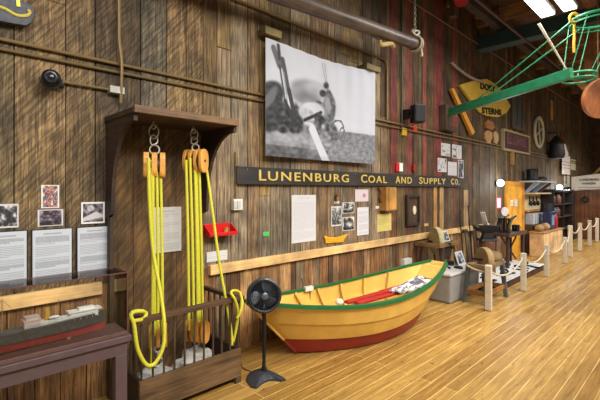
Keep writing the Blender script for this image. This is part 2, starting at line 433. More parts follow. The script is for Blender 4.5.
# ================================================================ CONDUITS
M_white = plain((214, 212, 204), .45, 0, .03); M_black = plain((22, 22, 24), .5, 0, .1); M_iron = plain((38, 36, 36), .55, .4, .2)
M_cond = plain((128, 104, 66), .5, .3); M_cond2 = plain((116, 96, 62), .5, .3)
def pipe(name, pts, r, label, cat='pipe', mat=None, group=None, seg=8):
    return tag(obj(name, B().tube(pts, r, seg), mat or M_cond, smooth=True), label, cat, group)
pipe('conduit', [(-2, -.03, 2.835), (21, -.03, 2.835)], .014, 'upper of the two long parallel conduits running along the plank wall')
pipe('conduit', [(-2, -.028, 2.765), (21, -.028, 2.765)], .013, 'lower of the two long parallel conduits running along the plank wall', mat=M_cond2)
a = W(119, 0, -.06); b = W(121, 88, -.06)
pipe('conduit', smooth_path([(a.x-.01, -.06, 3.9), (a.x, -.06, 3.2), (a.x, -.06, 3.05), (a.x+.015, -.075, 2.85), (b.x, -.07, 2.7), (b.x, -.05, 2.5)]), .014, 'vertical conduit dropping to a small grey junction box above the hooded rack')
a = W(64, 82.5, -.03); b = W(109, 89, -.03)
pipe('conduit', [(a.x, -.03, (a.z+b.z)/2), (b.x, -.03, (a.z+b.z)/2)], .011, 'short conduit between the black wall camera and the grey junction box')
a = W(108.5, 87, -.03); b = W(123, 94, -.03)
jz = (a.z+b.z)/2
tag(obj('junction_box', B().box(a.x, b.x, -.07, -.002, jz-.03, jz+.03), plain((170, 168, 160), .5), bevel=.004), 'small grey junction box at the foot of the vertical conduit upper left', 'junction box')
p = W(387, 60, -.03)
pipe('conduit', smooth_path([(1.5, -.03, 3.8), (3, -.03, 3.8), (p.x-.2, -.03, 3.8), (p.x-.05, -.03, 3.78), (p.x, -.03, 3.68), (p.x, -.03, 3.2), (p.x, -.03, 2.86)], 5), .016, 'conduit running above the hanging photo banner and bending down at its right')
p = W(401.5, 0, -.03); pipe('conduit', [(p.x, -.035, 2.72), (p.x, -.035, 5.3)], .014, 'tall vertical conduit rising from the small yellow box', mat=plain((70, 60, 48), .6))
p = W(414, 160, -.03); pipe('conduit', [(p.x, -.03, 2.05), (p.x, -.03, 2.7)], .010, 'dark thin conduit below the small red box down to the name board', mat=plain((90, 40, 34), .6))
pipe('conduit', [(5.6, -.04, 4.97), (20.5, -.04, 4.97)], .013, 'thin high conduit near the top of the plank wall', mat=plain((120, 78, 60), .6))
p = W(236.5, 170, -.03); q = W(237, 200, -.03)
pipe('conduit', [(p.x, -.02, q.z), (p.x, -.02, W(237, 152).z)], .012, 'short vertical conduit ending at the white switch box left of the name board')
t = thing('sprinkler_pipe', 'dark red-brown sprinkler pipe running under the ceiling joists', 'pipe', (11, -.95, 4.82))
obj('pipe', B().tube([(2, -.95, 4.85), (20.5, -.95, 4.85)], .028, 10), plain((70, 44, 38), .5), t, True)
for i in range(6): obj('pipe_hanger', B().cyl((4.66+i*2.9, -.95, 4.85), (4.66+i*2.9, -.95, 5.34), .008, seg=6), M_iron, t)
def wbox(name, px0, px1, py0, py1, depth, mat, label, cat, parent=None, y=-.004, bev=.003):
    pc = (px0+px1)/2; yy = y-depth*.5
    x0 = W(px0, py0, yy).x; x1 = W(px1, py0, yy).x; z1 = W(pc, py0, yy).z; z0 = W(pc, py1, yy).z
    o = obj(name, B().box(x0, x1, y-depth, y, z0, z1), mat, parent, bevel=bev)
    if not parent: tag(o, label, cat)
    return o
M_redp = plain((196, 24, 24), .4, 0, .06); M_yel = plain((214, 178, 40), .5, 0, .06)
t = thing('switch_box', 'white wall switch box under a short conduit left of the name board', 'switch', W(237, 210, -.004))
sw_ = wbox('box', 232.5, 241.5, 199, 210, .05, M_white, '', '', t)
wbox('rocker', 233.6, 236.8, 201, 208, .012, plain((190, 188, 180), .4, 0, .02), '', '', sw_, y=-.054, bev=0)
wbox('rocker', 237.6, 240.6, 201, 208, .012, plain((190, 188, 180), .4, 0, .02), '', '', sw_, y=-.054, bev=0)
wbox('pull_station', 401.6, 406.2, 128, 135.5, .035, M_yel, 'small yellow box on the conduit left of the black loudspeaker', 'box', y=-.004)
wbox('alarm_box', 412.8, 416.6, 125, 132, .03, M_redp, 'small red box just under the black loudspeaker', 'box', y=-.004)
t = thing('fire_strobe', 'red and white fire strobe above the name board word AND', 'alarm', W(398.5, 171, 0))
wbox('housing', 395.6, 398.8, 163, 171.5, .03, M_redp, '', '', t); wbox('strobe_lens', 398.8, 402.2, 163, 171.5, .03, plain((235, 235, 235), .3, 0, .02), '', '', t)
wbox('alarm_box', 412.6, 414.8, 164, 171, .04, plain((140, 26, 26), .5), 'narrow dark red box standing on the name board between AND and SUPPLY', 'box')
wbox('outlet_box', 402.5, 410, 258.5, 267, .08, M_white, 'white outlet box on the lower wall just beyond the yellow dory', 'outlet')
# wall camera / flood at upper left
c = W(51, 78, -.14); t = thing('security_camera', 'black round camera on the wall at upper left beside a short conduit', 'camera', (c.x, 0, c.z))
obj('dome', B().lathe([(.0, -.07), (.035, -.065), (.06, -.04), (.065, 0), (.06, .025), (.04, .05), (0, .06)], c, (-.25, -1, -.1), 20), plain((24, 26, 30), .25), t, True)
obj('lens_ring', B().torus(c+Vector((-.012, -.052, -.004)), (-.25, -1, -.1), .034, .010), plain((60, 64, 70), .3, .5), t, True)
obj('mount', B().cyl((c.x+.02, -.09, c.z), (c.x+.03, -.004, c.z), .036, .04).cyl((c.x+.02, -.09, c.z-.0), (c.x+.10, -.04, c.z-.025), .024), plain((30, 30, 32), .5), t, True)
obj('sun_hood', B().torus(c, (-.25, -1, -.1), .072, .006, a0=0, a1=PI), plain((40, 42, 46), .4), t, True)
# black loudspeaker
p0 = W(411, 107, -.2); p1 = W(425, 122, -.2)
t = thing('loudspeaker', 'black loudspeaker mounted high on the red-streaked plank wall', 'speaker', (p0.x+.15, 0, p1.z))
cx, cz = W(417.5, 114, -.24).x, W(417.5, 114, -.24).z
obj('cabinet', B().rbox((cx, -.24, cz), .20, .16, .30, -.5), plain((24, 27, 34), .5), t, bevel=.02)
obj('grille', B().rbox((cx-.04, -.318, cz), .18, .015, .27, -.5), plain((20, 23, 30), .7), t, bevel=.008)
obj('bracket', B().box(cx-.12, cx-.08, -.2, -.004, cz-.08, cz+.08).box(cx-.12, cx+.02, -.18, -.15, cz-.03, cz+.03), M_iron, t)
# ================================================================ LEFT WALL PAPERS AND PHOTOS
def note(name, px0, px1, py0, py1, fn, label, cat, y=-.004, nx=20, nz=24, group=None, th=.006):
    pc = (px0+px1)/2; x0, x1 = W(px0, 0, y).x, W(px1, 0, y).x; z1, z0 = W(pc, py0, y).z, W(pc, py1, y).z
    o = sheet(name, x0, x1, z0, z1, y, fn, nx, nz, th)
    return tag(o, label, cat, group)
def mounted(px0, px1, py0, py1, fn, label):
    pc = (px0+px1)/2; x0, x1 = W(px0, 0, -.02).x, W(px1, 0, -.02).x; z1, z0 = W(pc, py0, -.02).z, W(pc, py1, -.02).z
    t = thing('information_sheet', label, 'information panel', ((x0+x1)/2, 0, z0))
    obj('backing', B().box(x0-.008, x1+.008, -.02, -.002, z0-.008, z1+.006), M_black, t)
    sheet('page', x0, x1, z0, z1, -.021, fn, 30, 62, .003, t)
mounted(-14, 26.5, 232, 285, textpage(seed=1), 'leftmost of three printed text panels above the glass ship case')
mounted(32.5, 71.5, 229.5, 279, textpage(seed=2, gaps=(9, 16, 23)), 'middle of three printed text panels above the glass ship case')
mounted(77.5, 111, 227, 272, textpage(seed=3, gaps=(10, 18, 24)), 'rightmost of three printed text panels above the glass ship case')
note('photograph', -8, 18.5, 204, 228, photo(1, tint=(.95, .92, 1)), 'black and white photo of timbers, leftmost above the left text panel', 'photograph', nx=34, nz=28)
def colphoto(u, v):
    if u < .07 or u > .93 or v < .05 or v > .95: return (.75, .72, .68)
    k = noise.noise(Vector((u*6, v*6, 3)))
    c = lin((70, 90, 140)) if k > .12 else lin((200, 140, 110)) if k > -.1 else lin((120, 70, 60)) if k > -.3 else lin((230, 215, 200))
    return tuple(x*.9 for x in c)
note('photograph', 41, 59, 185, 208, colphoto, 'small colour snapshot of a crowd, topmost of the left photos', 'photograph', nx=22, nz=26)
note('photograph', 37.5, 63, 209.5, 226, photo(5, tint=(.75, .55, .78), hi=.6), 'purple-tinted photo directly beneath the colour snapshot', 'photograph', nx=30, nz=20)
def boatphoto(u, v):
    if u < .06 or u > .94 or v < .06 or v > .94: return (.78, .76, .74)
    if v < .55-abs(u-.62)*.5 and v > .12+(u-.1)*.2: return (.55, .53, .56)
    k = max(.02, .12+.3*noise.noise(Vector((u*6, v*6, 8)))+(.35 if (u-.4)**2+(v-.7)**2 < .02 else 0)); return (k, k*.93, k*1.05)
note('photograph', 81, 104.5, 202, 223.5, boatphoto, 'black and white boat photo above the rightmost left-hand text panel', 'photograph', nx=28, nz=26)
# ---- yellow arrow painted gangplank/board top left
pts = [W(px, py, -.08) for px, py in ((-30, -9), (12, -2), (28, 3), (33.5, 9), (34.5, 15), (32, 22), (26, 25.5), (14, 23.5), (-30, 15))]
t = thing('name_board', 'grey board end with yellow scroll stripe at the top left corner', 'board', W(0, 18, -.05))
obj('board', B().prism(pts, (0, .05, 0)), plain((70, 74, 84), .6, 0, .35, 30), t, bevel=.004)
sp = smooth_path([W(px, py, -.083) for px, py in ((-20, 3), (0, 7), (8, 10.5), (15, 14.5), (22, 16), (28, 15), (30, 12), (27.5, 10))], 5)
sb = B()
for i in range(len(sp)-1):
    w = .022 if i < 12 else .026
    sb.bar(sp[i], sp[i+1]+(sp[i+1]-sp[i])*.15, .006, w, (0, 1, 0)) if False else sb.tube([sp[i], sp[i+1]], .011, 6)
obj('scroll', sb, plain((216, 196, 84), .6), t, label='yellow painted scroll stripe')
bk = B().hexa([W(*q) for q in ((16.5, 6.2, -.088), (20.5, 6.8, -.088), (20.5, 6.8, -.081), (16.5, 6.2, -.081), (15.6, -4, -.088), (19.6, -4, -.088), (19.6, -4, -.081), (15.6, -4, -.081))])
obj('tag_strip', bk, plain((222, 226, 70), .5), t, label='bright yellow strip')
# ================================================================ DISPLAY CASE WITH SHIP MODEL
CX0, CX1, CY0, CY1, CZ0, CZ1 = -.9, 1.03, -.92, -.69, .83, 1.21
M_tab = plain((84, 66, 68), .5, 0, .08)
t = thing('display_table', 'dull purple-brown table under the glass ship case', 'table', ((CX0+CX1)/2, -.8, 0))
obj('tabletop', B().box(CX0-.02, CX1+.02, CY0-.02, CY1+.04, .76, .80), M_tab, t, bevel=.004)
obj('apron', B().box(CX0, CX1, CY0, CY0+.03, .675, .76).box(CX0, CX1, CY1, CY1+.03, .675, .76).box(CX1-.03, CX1, CY0+.03, CY1, .675, .76).box(CX0, CX0+.03, CY0+.03, CY1, .675, .76), M_tab, t, bevel=.003)
obj('wall_arm', B().box(CX1-.08, CX1-.03, CY1+.03, -.01, .69, .75), M_tab, t)
obj('wall_arm', B().box(CX0+.03, CX0+.08, CY1+.03, -.01, .69, .75), M_tab, t)
for x in (CX1-.075, CX0): obj('leg', B().box(x, x+.075, CY0, CY0+.06, 0, .675), M_tab, t, bevel=.004)
G = glassmat(); M_mar = plain((92, 66, 60), .5)
t = thing('display_case', 'long glass case holding a model ship, lower left', 'display case', ((CX0+CX1)/2, -.8, .801))
obj('base', B().box(CX0, CX1, CY0, CY1, .801, .828), M_mar, t, bevel=.003)
for nm, q in (('front_pane', (CX0, CX1, CY0, CY0+.004)), ('back_pane', (CX0, CX1, CY1-.004, CY1)), ('end_pane', (CX1-.004, CX1, CY0+.004, CY1-.004))):
    obj(nm, B().box(*q, .828, CZ1), G, t)
obj('top_pane', B().box(CX0, CX1, CY0, CY1, CZ1, CZ1+.004), G, t)
fr = B()
for y in (CY0, CY1): fr.bar((CX0, y, CZ1), (CX1, y, CZ1), .007, .007)
fr.bar((CX1, CY0, CZ1), (CX1, CY1, CZ1), .007, .007)
for y in (CY0, CY1): fr.bar((CX1, y, .828), (CX1, y, CZ1), .006, .006)
obj('edge_trim', fr, plain((96, 60, 54), .4), t)
# ship model
SY = -.80
t = thing('model_ship', 'grey and red model steamship inside the glass case', 'model ship', (.2, SY, .829))
def shiphull(z0, z1, k0, k1, xs0=-.75, xs1=.93):
    bm = B(); n = 24; rows = []
    for i in range(n+1):
        s = i/n; x = xs0+(xs1-xs0)*s
        sheer = .02*(2*s-1)**2+(.012*s)
        w = .055*(1-abs(2*s-1)**5)**.6+.001
        rows.append([(x, SY-w*k0, z0), (x, SY-w*k1, z1+sheer), (x, SY+w*k1, z1+sheer), (x, SY+w*k0, z0)])
    vs = [[bm.bm.verts.new(p) for p in r] for r in rows]
    for A, Q in zip(vs, vs[1:]):
        for k in range(4): bm._f([A[k], A[(k+1) % 4], Q[(k+1) % 4], Q[k]])
    bm._f(vs[0]); bm._f(vs[-1][::-1]); return bm
obj('hull', shiphull(.838, .885, .5, .95), plain((150, 62, 58), .5, 0, .2, 30), t, True, label='red lower hull')
uh_ = obj('upper_hull', shiphull(.8855, .93, .95, 1), plain((66, 66, 64), .5, 0, .3, 50), t, True, label='dark grey upper hull')
obj('cradle', B().box(-.4, -.38, SY-.03, SY+.03, .829, .841).box(.2, .22, SY-.03, SY+.03, .829, .841).box(.7, .72, SY-.03, SY+.03, .829, .841), plain((180, 160, 110), .3, .6), t)
M_sg = plain((170, 176, 172), .5, 0, .25, 60); M_sw = plain((226, 226, 220), .5, 0, .1)
obj('wheelhouse', B().box(.48, .56, SY-.03, SY+.03, .945, .985).box(.475, .565, SY-.035, SY+.035, .985, .99).box(.49, .55, SY-.02, SY+.02, .99, 1.005).box(.485, .555, SY-.024, SY+.024, 1.005, 1.009), plain((196, 176, 168), .5), uh_)
obj('deckhouse', B().box(.56, .72, SY-.028, SY+.028, .945, .968).box(.72, .88, SY-.03, SY+.03, .945, .985).box(.71, .90, SY-.038, SY+.038, .985, .991).box(.77, .86, SY-.02, SY+.02, .991, 1.005), M_sw, uh_)
obj('funnel', B().cyl((.60, SY, .968), (.597, SY, 1.04), .016, .015), plain((190, 150, 60), .5), uh_, True)
dk = B()
for i in range(9): dk.box(-.5+i*.09, -.46+i*.09, SY-.02, SY+.02, .935, .955+.008*(i % 3))
for i in range(12): dk.cyl((.5+i*.034, SY-.045, .94), (.5+i*.034, SY-.045, .968), .0016, seg=5)
dk.bar((.5, SY-.045, .968), (.88, SY-.045, .97), .002, .002)
obj('deck_fittings', dk, M_sg, uh_)
for x, h in ((-.35, .2), (.38, .2), (.92, .07), (.66, .15)): obj('mast', B().cyl((x, SY, .93), (x, SY, .93+h), .0035, .002, 6), plain((150, 120, 80), .5), uh_)
rg = B()
for x, h in ((-.35, .2), (.38, .2)):
    for dx in (-.14, .14): rg.cyl((x, SY, .93+h), (x+dx, SY, .94), .0008, seg=4)
obj('rigging', rg, M_black, t)
obj('lifeboat', B().lump((.63, SY-.03, .985), .03, .01, .009, .05), M_sw, uh_, True)
# ================================================================ HOODED RACK WITH SLATTED CRATE
M_dk = wood((72, 56, 40), 'z', .7, .45, 1, False, 0, .4); M_dkx = wood((70, 52, 38), 'x', .6, .4); M_back = wood((104, 78, 46), 'z', .75, .5, saw=.35); M_dky = wood((58, 42, 32), 'y', .7, .4)
RX0, RX1, RY = 1.22, 2.10, -.61
t = thing('display_rack', 'dark wooden hooded wall rack with slatted crate, holding rope tackles', 'rack', ((RX0+RX1)/2, -.3, 0))
bp = B(); xs = [RX0, 1.42, 1.66, 1.83, 2.0, RX1+.02]
for i, (a, b) in enumerate(zip(xs, xs[1:])): bp.box(a+.003, b-.003, -.045+(i % 2)*.006, -.008, .02, 2.37)
obj('back_panel', bp, M_back, t)
HZ = 2.37
obj('hood', B().box(RX0-.03, RX1+.03, RY, -.008, HZ-.045, HZ), M_dkx, t, bevel=.005)
obj('cornice', B().box(RX0-.03, RX1+.03, RY-.03, RY, HZ-.045, HZ+.012), wood((104, 78, 52), 'x', .6, .45), t, bevel=.005, label='paler front edge board of the hood')
def sidecurve(x):
    pts = [(x, -.008, HZ-.045), (x, RY+.01, HZ-.045), (x, RY+.01, HZ-.10)]
    for i in range(11):
        a = i/10*PI/2
        pts.append((x, RY+.05+(.61-.05-.14)*math.sin(a), HZ-.10-.62*(1-math.cos(a))))
    pts += [(x, -.13, 1.55), (x, -.008, 1.5)]
    return pts
for x in (RX0-.02, RX1-.005):
    obj('side_bracket', B().prism(sidecurve(x), (.03, 0, 0)), M_dky, t)
obj('side_post', B().box(RX0-.02, RX0+.01, -.11, -.046, 0, 1.52), M_dk, t)
# crate
KX0, KX1 = 1.24, 2.17
obj('crate_front', B().box(KX0, KX1, RY, RY+.03, .055, .31), wood((92, 70, 46), 'x', .6, .55), t, bevel=.004)
for x in (KX0, KX1-.03): obj('crate_side', B().box(x, x+.03, RY+.03, -.05, .055, .31), M_dky, t, bevel=.004)
obj('crate_floor', B().box(KX0+.03, KX1-.03, RY+.03, -.05, .06, .09), M_dkx, t)
for x in (KX0, KX1-.06):
    for y in (RY, -.14): obj('foot', B().box(x, x+.06, y, y+.06, 0, .055), M_dk, t)
obj('front_rail', B().box(KX0-.06, KX1+.03, RY-.012, RY+.045, .745, .785), wood((84, 58, 40), 'x', .6, .4), t, bevel=.004)
for x in (KX0-.0, KX1-.045): obj('side_rail', B().box(x, x+.045, RY+.045, -.01, .745, .78), M_dky, t, bevel=.004)
for i in range(11):
    x = KX0+.02+(KX1-KX0-.04)*i/10; obj('spindle', B().cyl((x, RY+.015, .31), (x, RY+.015, .745), .009, seg=8), M_dk, t, True)
for x in (KX0+.02, KX1-.02):
    for i in range(1, 6):
        y = RY+.015+.1*i; obj('spindle', B().cyl((x, y, .31), (x, y, .745), .009, seg=8), M_dk, t, True)
# hooks screwed under the hood
HB = [W(153.5, 128, -.33), W(193.5, 131, -.33)]
M_gal = plain((196, 196, 190), .4, .6, .12)
M_blk = wood((206, 150, 70), 'z', .5, .25, 2, bump=.1); M_rope = plain((200, 196, 52), .6, 0, .18, 120, .5); M_sheave = plain((70, 60, 44), .5, .5)
def block(t, c, h, w, n, rz):          # wooden pulley block: cheeks, sheaves and iron strap
    ax = Vector((math.cos(rz), math.sin(rz), 0)); side = Vector((-math.sin(rz), math.cos(rz), 0)); th = .044 if n == 2 else .03; gap = .02 if n == 2 else .026; tot = n*gap+(n+1)*th
    sh = thing_part('shell', t)
    for k in range(n+1):
        o = -tot/2+k*(th+gap); pts = []
        for i in range(20):
            a = 2*PI*i/20; ca, sa = math.cos(a), math.sin(a)
            pts.append(c+ax*o+side*(w/2*(abs(ca)**(.55 if n == 2 else .8))*(1 if ca > 0 else -1))+Vector((0, 0, h/2*(abs(sa)**(.6 if n == 2 else .85))*(1 if sa > 0 else -1))))
        sh.prism(pts, ax*th)
    obj('shell', sh, M_blk, t, bevel=.004)
    s = B()
    for k in range(n):
        o = -tot/2+th+k*(th+gap)+.003; s.cyl(c+ax*o, c+ax*(o+gap-.006), h*.3, seg=18)
    s.cyl(c-ax*(tot/2+.004), c+ax*(tot/2+.004), .012)
    obj('sheave', s, M_sheave, t, True)
def thing_part(n, t): return B()
def hook_up(t, top, bot):              # eye, shackle and link above a block
    b = B(); h = (top.z-bot.z); m = top.lerp(bot, .33)
    b.torus(m+Vector((0, 0, h*.08)), (1, .6, 0), h*.24, .006, sx=.8)
    b.tube(smooth_path([m+Vector((.0, 0, -h*.05)), m+Vector((.03, .0, -h*.12)), m+Vector((.028, 0, -h*.3)), m+Vector((-.01, 0, -h*.38)), m+Vector((-.028, 0, -h*.32)), m+Vector((-.028, 0, -h*.12)), m+Vector((0, 0, -h*.02))]), .0065, 8)
    b.torus(bot+Vector((0, 0, h*.12)), (.5, 1, 0), h*.16, .007)
    obj('shackle', b, M_gal, t, True)
for nm, hb in (('screw_hook', HB[0]), ('screw_hook', HB[1])):
    b = B(); z = HZ-.045
    b.cyl((hb.x, hb.y, z), (hb.x, hb.y, z-.02), .007); b.torus((hb.x, hb.y, z-.04), (1, .4, 0), .022, .006)
    tag(obj(nm, b, M_gal, smooth=True), 'galvanised eye under the rack hood, %s of two' % ('left' if hb is HB[0] else 'right'), 'hook')
def tackle(cpx, upc, lowc, n, rz, ropes, fall, label, hb):
    cu = W(*upc, -.33); cl = W(*lowc, -.33)
    t = thing('rope_tackle', label, 'pulley', (cl.x, cl.y, cl.z-.1))
    block(t, cu, .215, .13, n, rz); hook_up(t, Vector((hb.x, hb.y, HZ-.07)), cu+Vector((0, 0, .10)))
    b = thing('x', 'x', 'x'); bpy.data.objects.remove(b)
    # lower block
    ax = Vector((math.cos(rz), math.sin(rz), 0))
    lo = B(); th = .03; gap = .028; tot = n*gap+(n+1)*th; side = Vector((-math.sin(rz), math.cos(rz), 0))
    for k in range(n+1):
        pts = []
        for i in range(18):
            a = 2*PI*i/18; ca, sa = math.cos(a), math.sin(a)
            pts.append(cl+ax*(-tot/2+k*(th+gap))+side*(.06*(abs(ca)**.75)*(1 if ca > 0 else -1))+Vector((0, 0, .10*(abs(sa)**.8)*(1 if sa > 0 else -1))))
        lo.prism(pts, ax*th)
    obj('lower_shell', lo, wood((214, 150, 66), 'z', .5, .3, 2, bump=.1), t, bevel=.004)
    hk = B(); q = cl+Vector((0, 0, -.10))
    hk.torus(q+Vector((0, 0, -.005)), (0, 1, 0), .03, .008); hk.tube(smooth_path([q+Vector((0, 0, -.03)), q+Vector((.0, 0, -.075)), q+Vector((.035, 0, -.10)), q+Vector((.045, 0, -.13)), q+Vector((.0, 0, -.16)), q+Vector((-.035, 0, -.135))]), .009, 8)
    obj('lower_hook', hk, M_gal, t, True)
    r = B()
    for a, c2 in ropes:
        p, q = W(*a, -.36), W(*c2, -.36)
        r.tube(smooth_path([p, p.lerp(q, .5)+Vector((.004, -.003, 0)), q], 8), .0125, 8)
    obj('rope_parts', r, M_rope, t, True, label='yellow ropes between the two blocks')
    for k, (pts, rr) in enumerate(fall):
        obj('hauling_rope', B().tube(smooth_path([W(a, b_, yy) for a, b_, yy in pts], 7), rr, 10), M_rope, t, True, label='loose yellow end of the tackle')
    return t
tackle(153, (154.5, 165), (158, 336), 2, -.43,
       [((151, 160), (155, 335)), ((156.5, 158), (158, 335)), ((160.5, 168), (162.5, 335)), ((153, 175), (151.5, 372))],
       [([(148.5, 158, -.42), (149.5, 200, -.44), (153, 250, -.47), (160, 290, -.55), (164, 320, -.64), (163.5, 345, -.67), (156, 362, -.68), (147, 365, -.68), (138, 350, -.68), (134, 325, -.67), (131, 316, -.66), (134, 312, -.655), (143, 311, -.66)], .0145),
        ([(131, 318, -.66), (131.5, 313, -.64), (138, 311, -.6), (146, 313, -.56), (143, 319, -.6), (133, 321, -.66)], .0145)],
       'left yellow rope tackle of two-sheave blocks hanging in the hooded rack', HB[0])
tackle(193, (195.5, 161), (197, 331), 3, -1.1,
       [((186, 160), (189, 330)), ((190, 158), (194, 335)), ((194.5, 158), (198, 330)), ((199, 165), (203, 330)), ((196, 172), (200, 340))],
       [([(205, 158, -.33), (207, 172, -.34), (211, 200, -.4), (219, 260, -.5), (226, 300, -.56), (231, 330, -.58), (232, 345, -.58)], .0125),
        ([(233, 342, -.58), (236, 330, -.60), (238, 312, -.63), (235, 300, -.645), (231, 293, -.63), (234, 290.5, -.61), (240, 293, -.60), (242, 303, -.65), (240, 313, -.66), (237, 318, -.65)], .0125)],
       'right yellow rope tackle of three-sheave blocks hanging in the hooded rack', HB[1])
cloth = B().lump((1.45, -.33, .15), .17, .15, .10, .5, 3, 26, 14)
tag(obj('canvas_bag', cloth, plain((160, 160, 158), .8, 0, .15), smooth=True), 'crumpled pale grey canvas bag in the left of the crate', 'bag')
cloth = B().lump((1.86, -.33, .16), .2, .17, .12, .5, 9, 26, 14)
tag(obj('canvas_bag', cloth, plain((176, 174, 168), .8, 0, .15), smooth=True), 'crumpled pale canvas bag in the right of the crate', 'bag')
note('instruction_sheet', 153.5, 181, 207, 252, textpage((.56, .56, .55), .3, 26, gaps=(6, 7, 8, 12, 13, 14, 20)), 'white instruction sheet pinned inside the hooded rack behind the ropes', 'sheet', y=-.055, nx=24, nz=52)
# red tray and card
p0, p1 = W(207, 236, -.09), W(235, 222, -.09)
t = thing('leaflet_tray', 'red plastic tray on the wall right of the hooded rack', 'tray', (p0.x+.1, 0, p0.z))
ty = -.004; w = p1.x-p0.x
zt = W(220, 223, 0).z; zb = W(220, 235.5, -.1).z
obj('back_plate', B().box(p0.x, p1.x-.02, ty-.012, ty, zb, zt), M_redp, t, bevel=.003)
obj('shelf', B().box(p0.x, p1.x, ty-.13, ty-.012, zb, zb+.012), M_redp, t, bevel=.003)
obj('lip', B().box(p0.x, p1.x, ty-.14, ty-.13, zb, zb+.035), M_redp, t, bevel=.003)
obj('end_plate', B().prism([(p0.x, ty-.012, zb+.012), (p0.x, ty-.13, zb+.012), (p0.x, ty-.13, zb+.04), (p0.x, ty-.012, zt)], (.01, 0, 0)).prism([(p1.x-.012, ty-.012, zb+.012), (p1.x-.012, ty-.13, zb+.012), (p1.x-.012, ty-.13, zb+.04), (p1.x-.012, ty-.012, zt)], (.01, 0, 0)), M_redp, t)
tag(obj('wooden_toy', B().rbox((p0.x+w*.72, -.07, zb+.045), .03, .02, .06, .3, .5), wood((190, 140, 70), 'z')), 'small wooden peg lying in the red tray', 'peg')
note('label_card', 206.5, 227, 251, 261, textpage((.62, .62, .62), .25, 8, False, 4, gaps=(1, 6)), 'small white label card just above the pine rail beside the rack', 'card', nx=24, nz=16)
note('tag', 263, 269, 232, 236, lambda u, v: lin((70, 190, 90)), 'tiny green tag on the grey planks left of the large white sheet', 'tag', nx=2, nz=2)
# ================================================================ NAME BOARD
BX0, BX1, BZ0, BZ1 = W(237, 0, -.05).x, W(460.5, 0, -.05).x, 1.812, 2.008
t = thing('name_board', 'long black board lettered LUNENBURG COAL AND SUPPLY CO. in yellow', 'sign', ((BX0+BX1)/2, 0, BZ0))
nb_ = obj('board', B().box(BX0, BX1, -.05, -.006, BZ0, BZ1), wood((44, 42, 42), 'x', .7, .35, bump=.3), t, bevel=.004)
M_let = plain((206, 176, 88), .5, 0, .12, 40)
for txt, a, b in (('L', 259, 266.3), ('UNENBURG', 268, 348.8), ('C', 361, 367), ('OAL', 368.3, 386.8), ('A', 395.5, 400.3), ('ND', 401.3, 411.8), ('S', 419.2, 422.6), ('UPPLY', 423.5, 445.6), ('C', 451, 454), ('O', 455, 457.8)):
    x0, x1 = W(a, 0, -.055).x, W(b, 0, -.055).x; big = len(txt) == 1 and txt != 'O'
    text_on('lettering', txt, (x0, -.0545, BZ0+.045), (1, 0, 0), (0, 0, 1), x1-x0, .120 if big else .110, .008, M_let, nb_, .010, 1.2)
obj('lettering', B().box(W(458.6, 0, -.055).x, W(459.3, 0, -.055).x, -.058, -.05, BZ0+.045, BZ0+.065), M_let, t)
bo = B()
for px in (247, 300, 355, 415, 448): bo.cyl((W(px, 0, -.05).x, -.05, BZ1-.03), (W(px, 0, -.05).x, -.056, BZ1-.03), .01, seg=8)
obj('bolt', bo, plain((120, 120, 116), .4, .7), t)
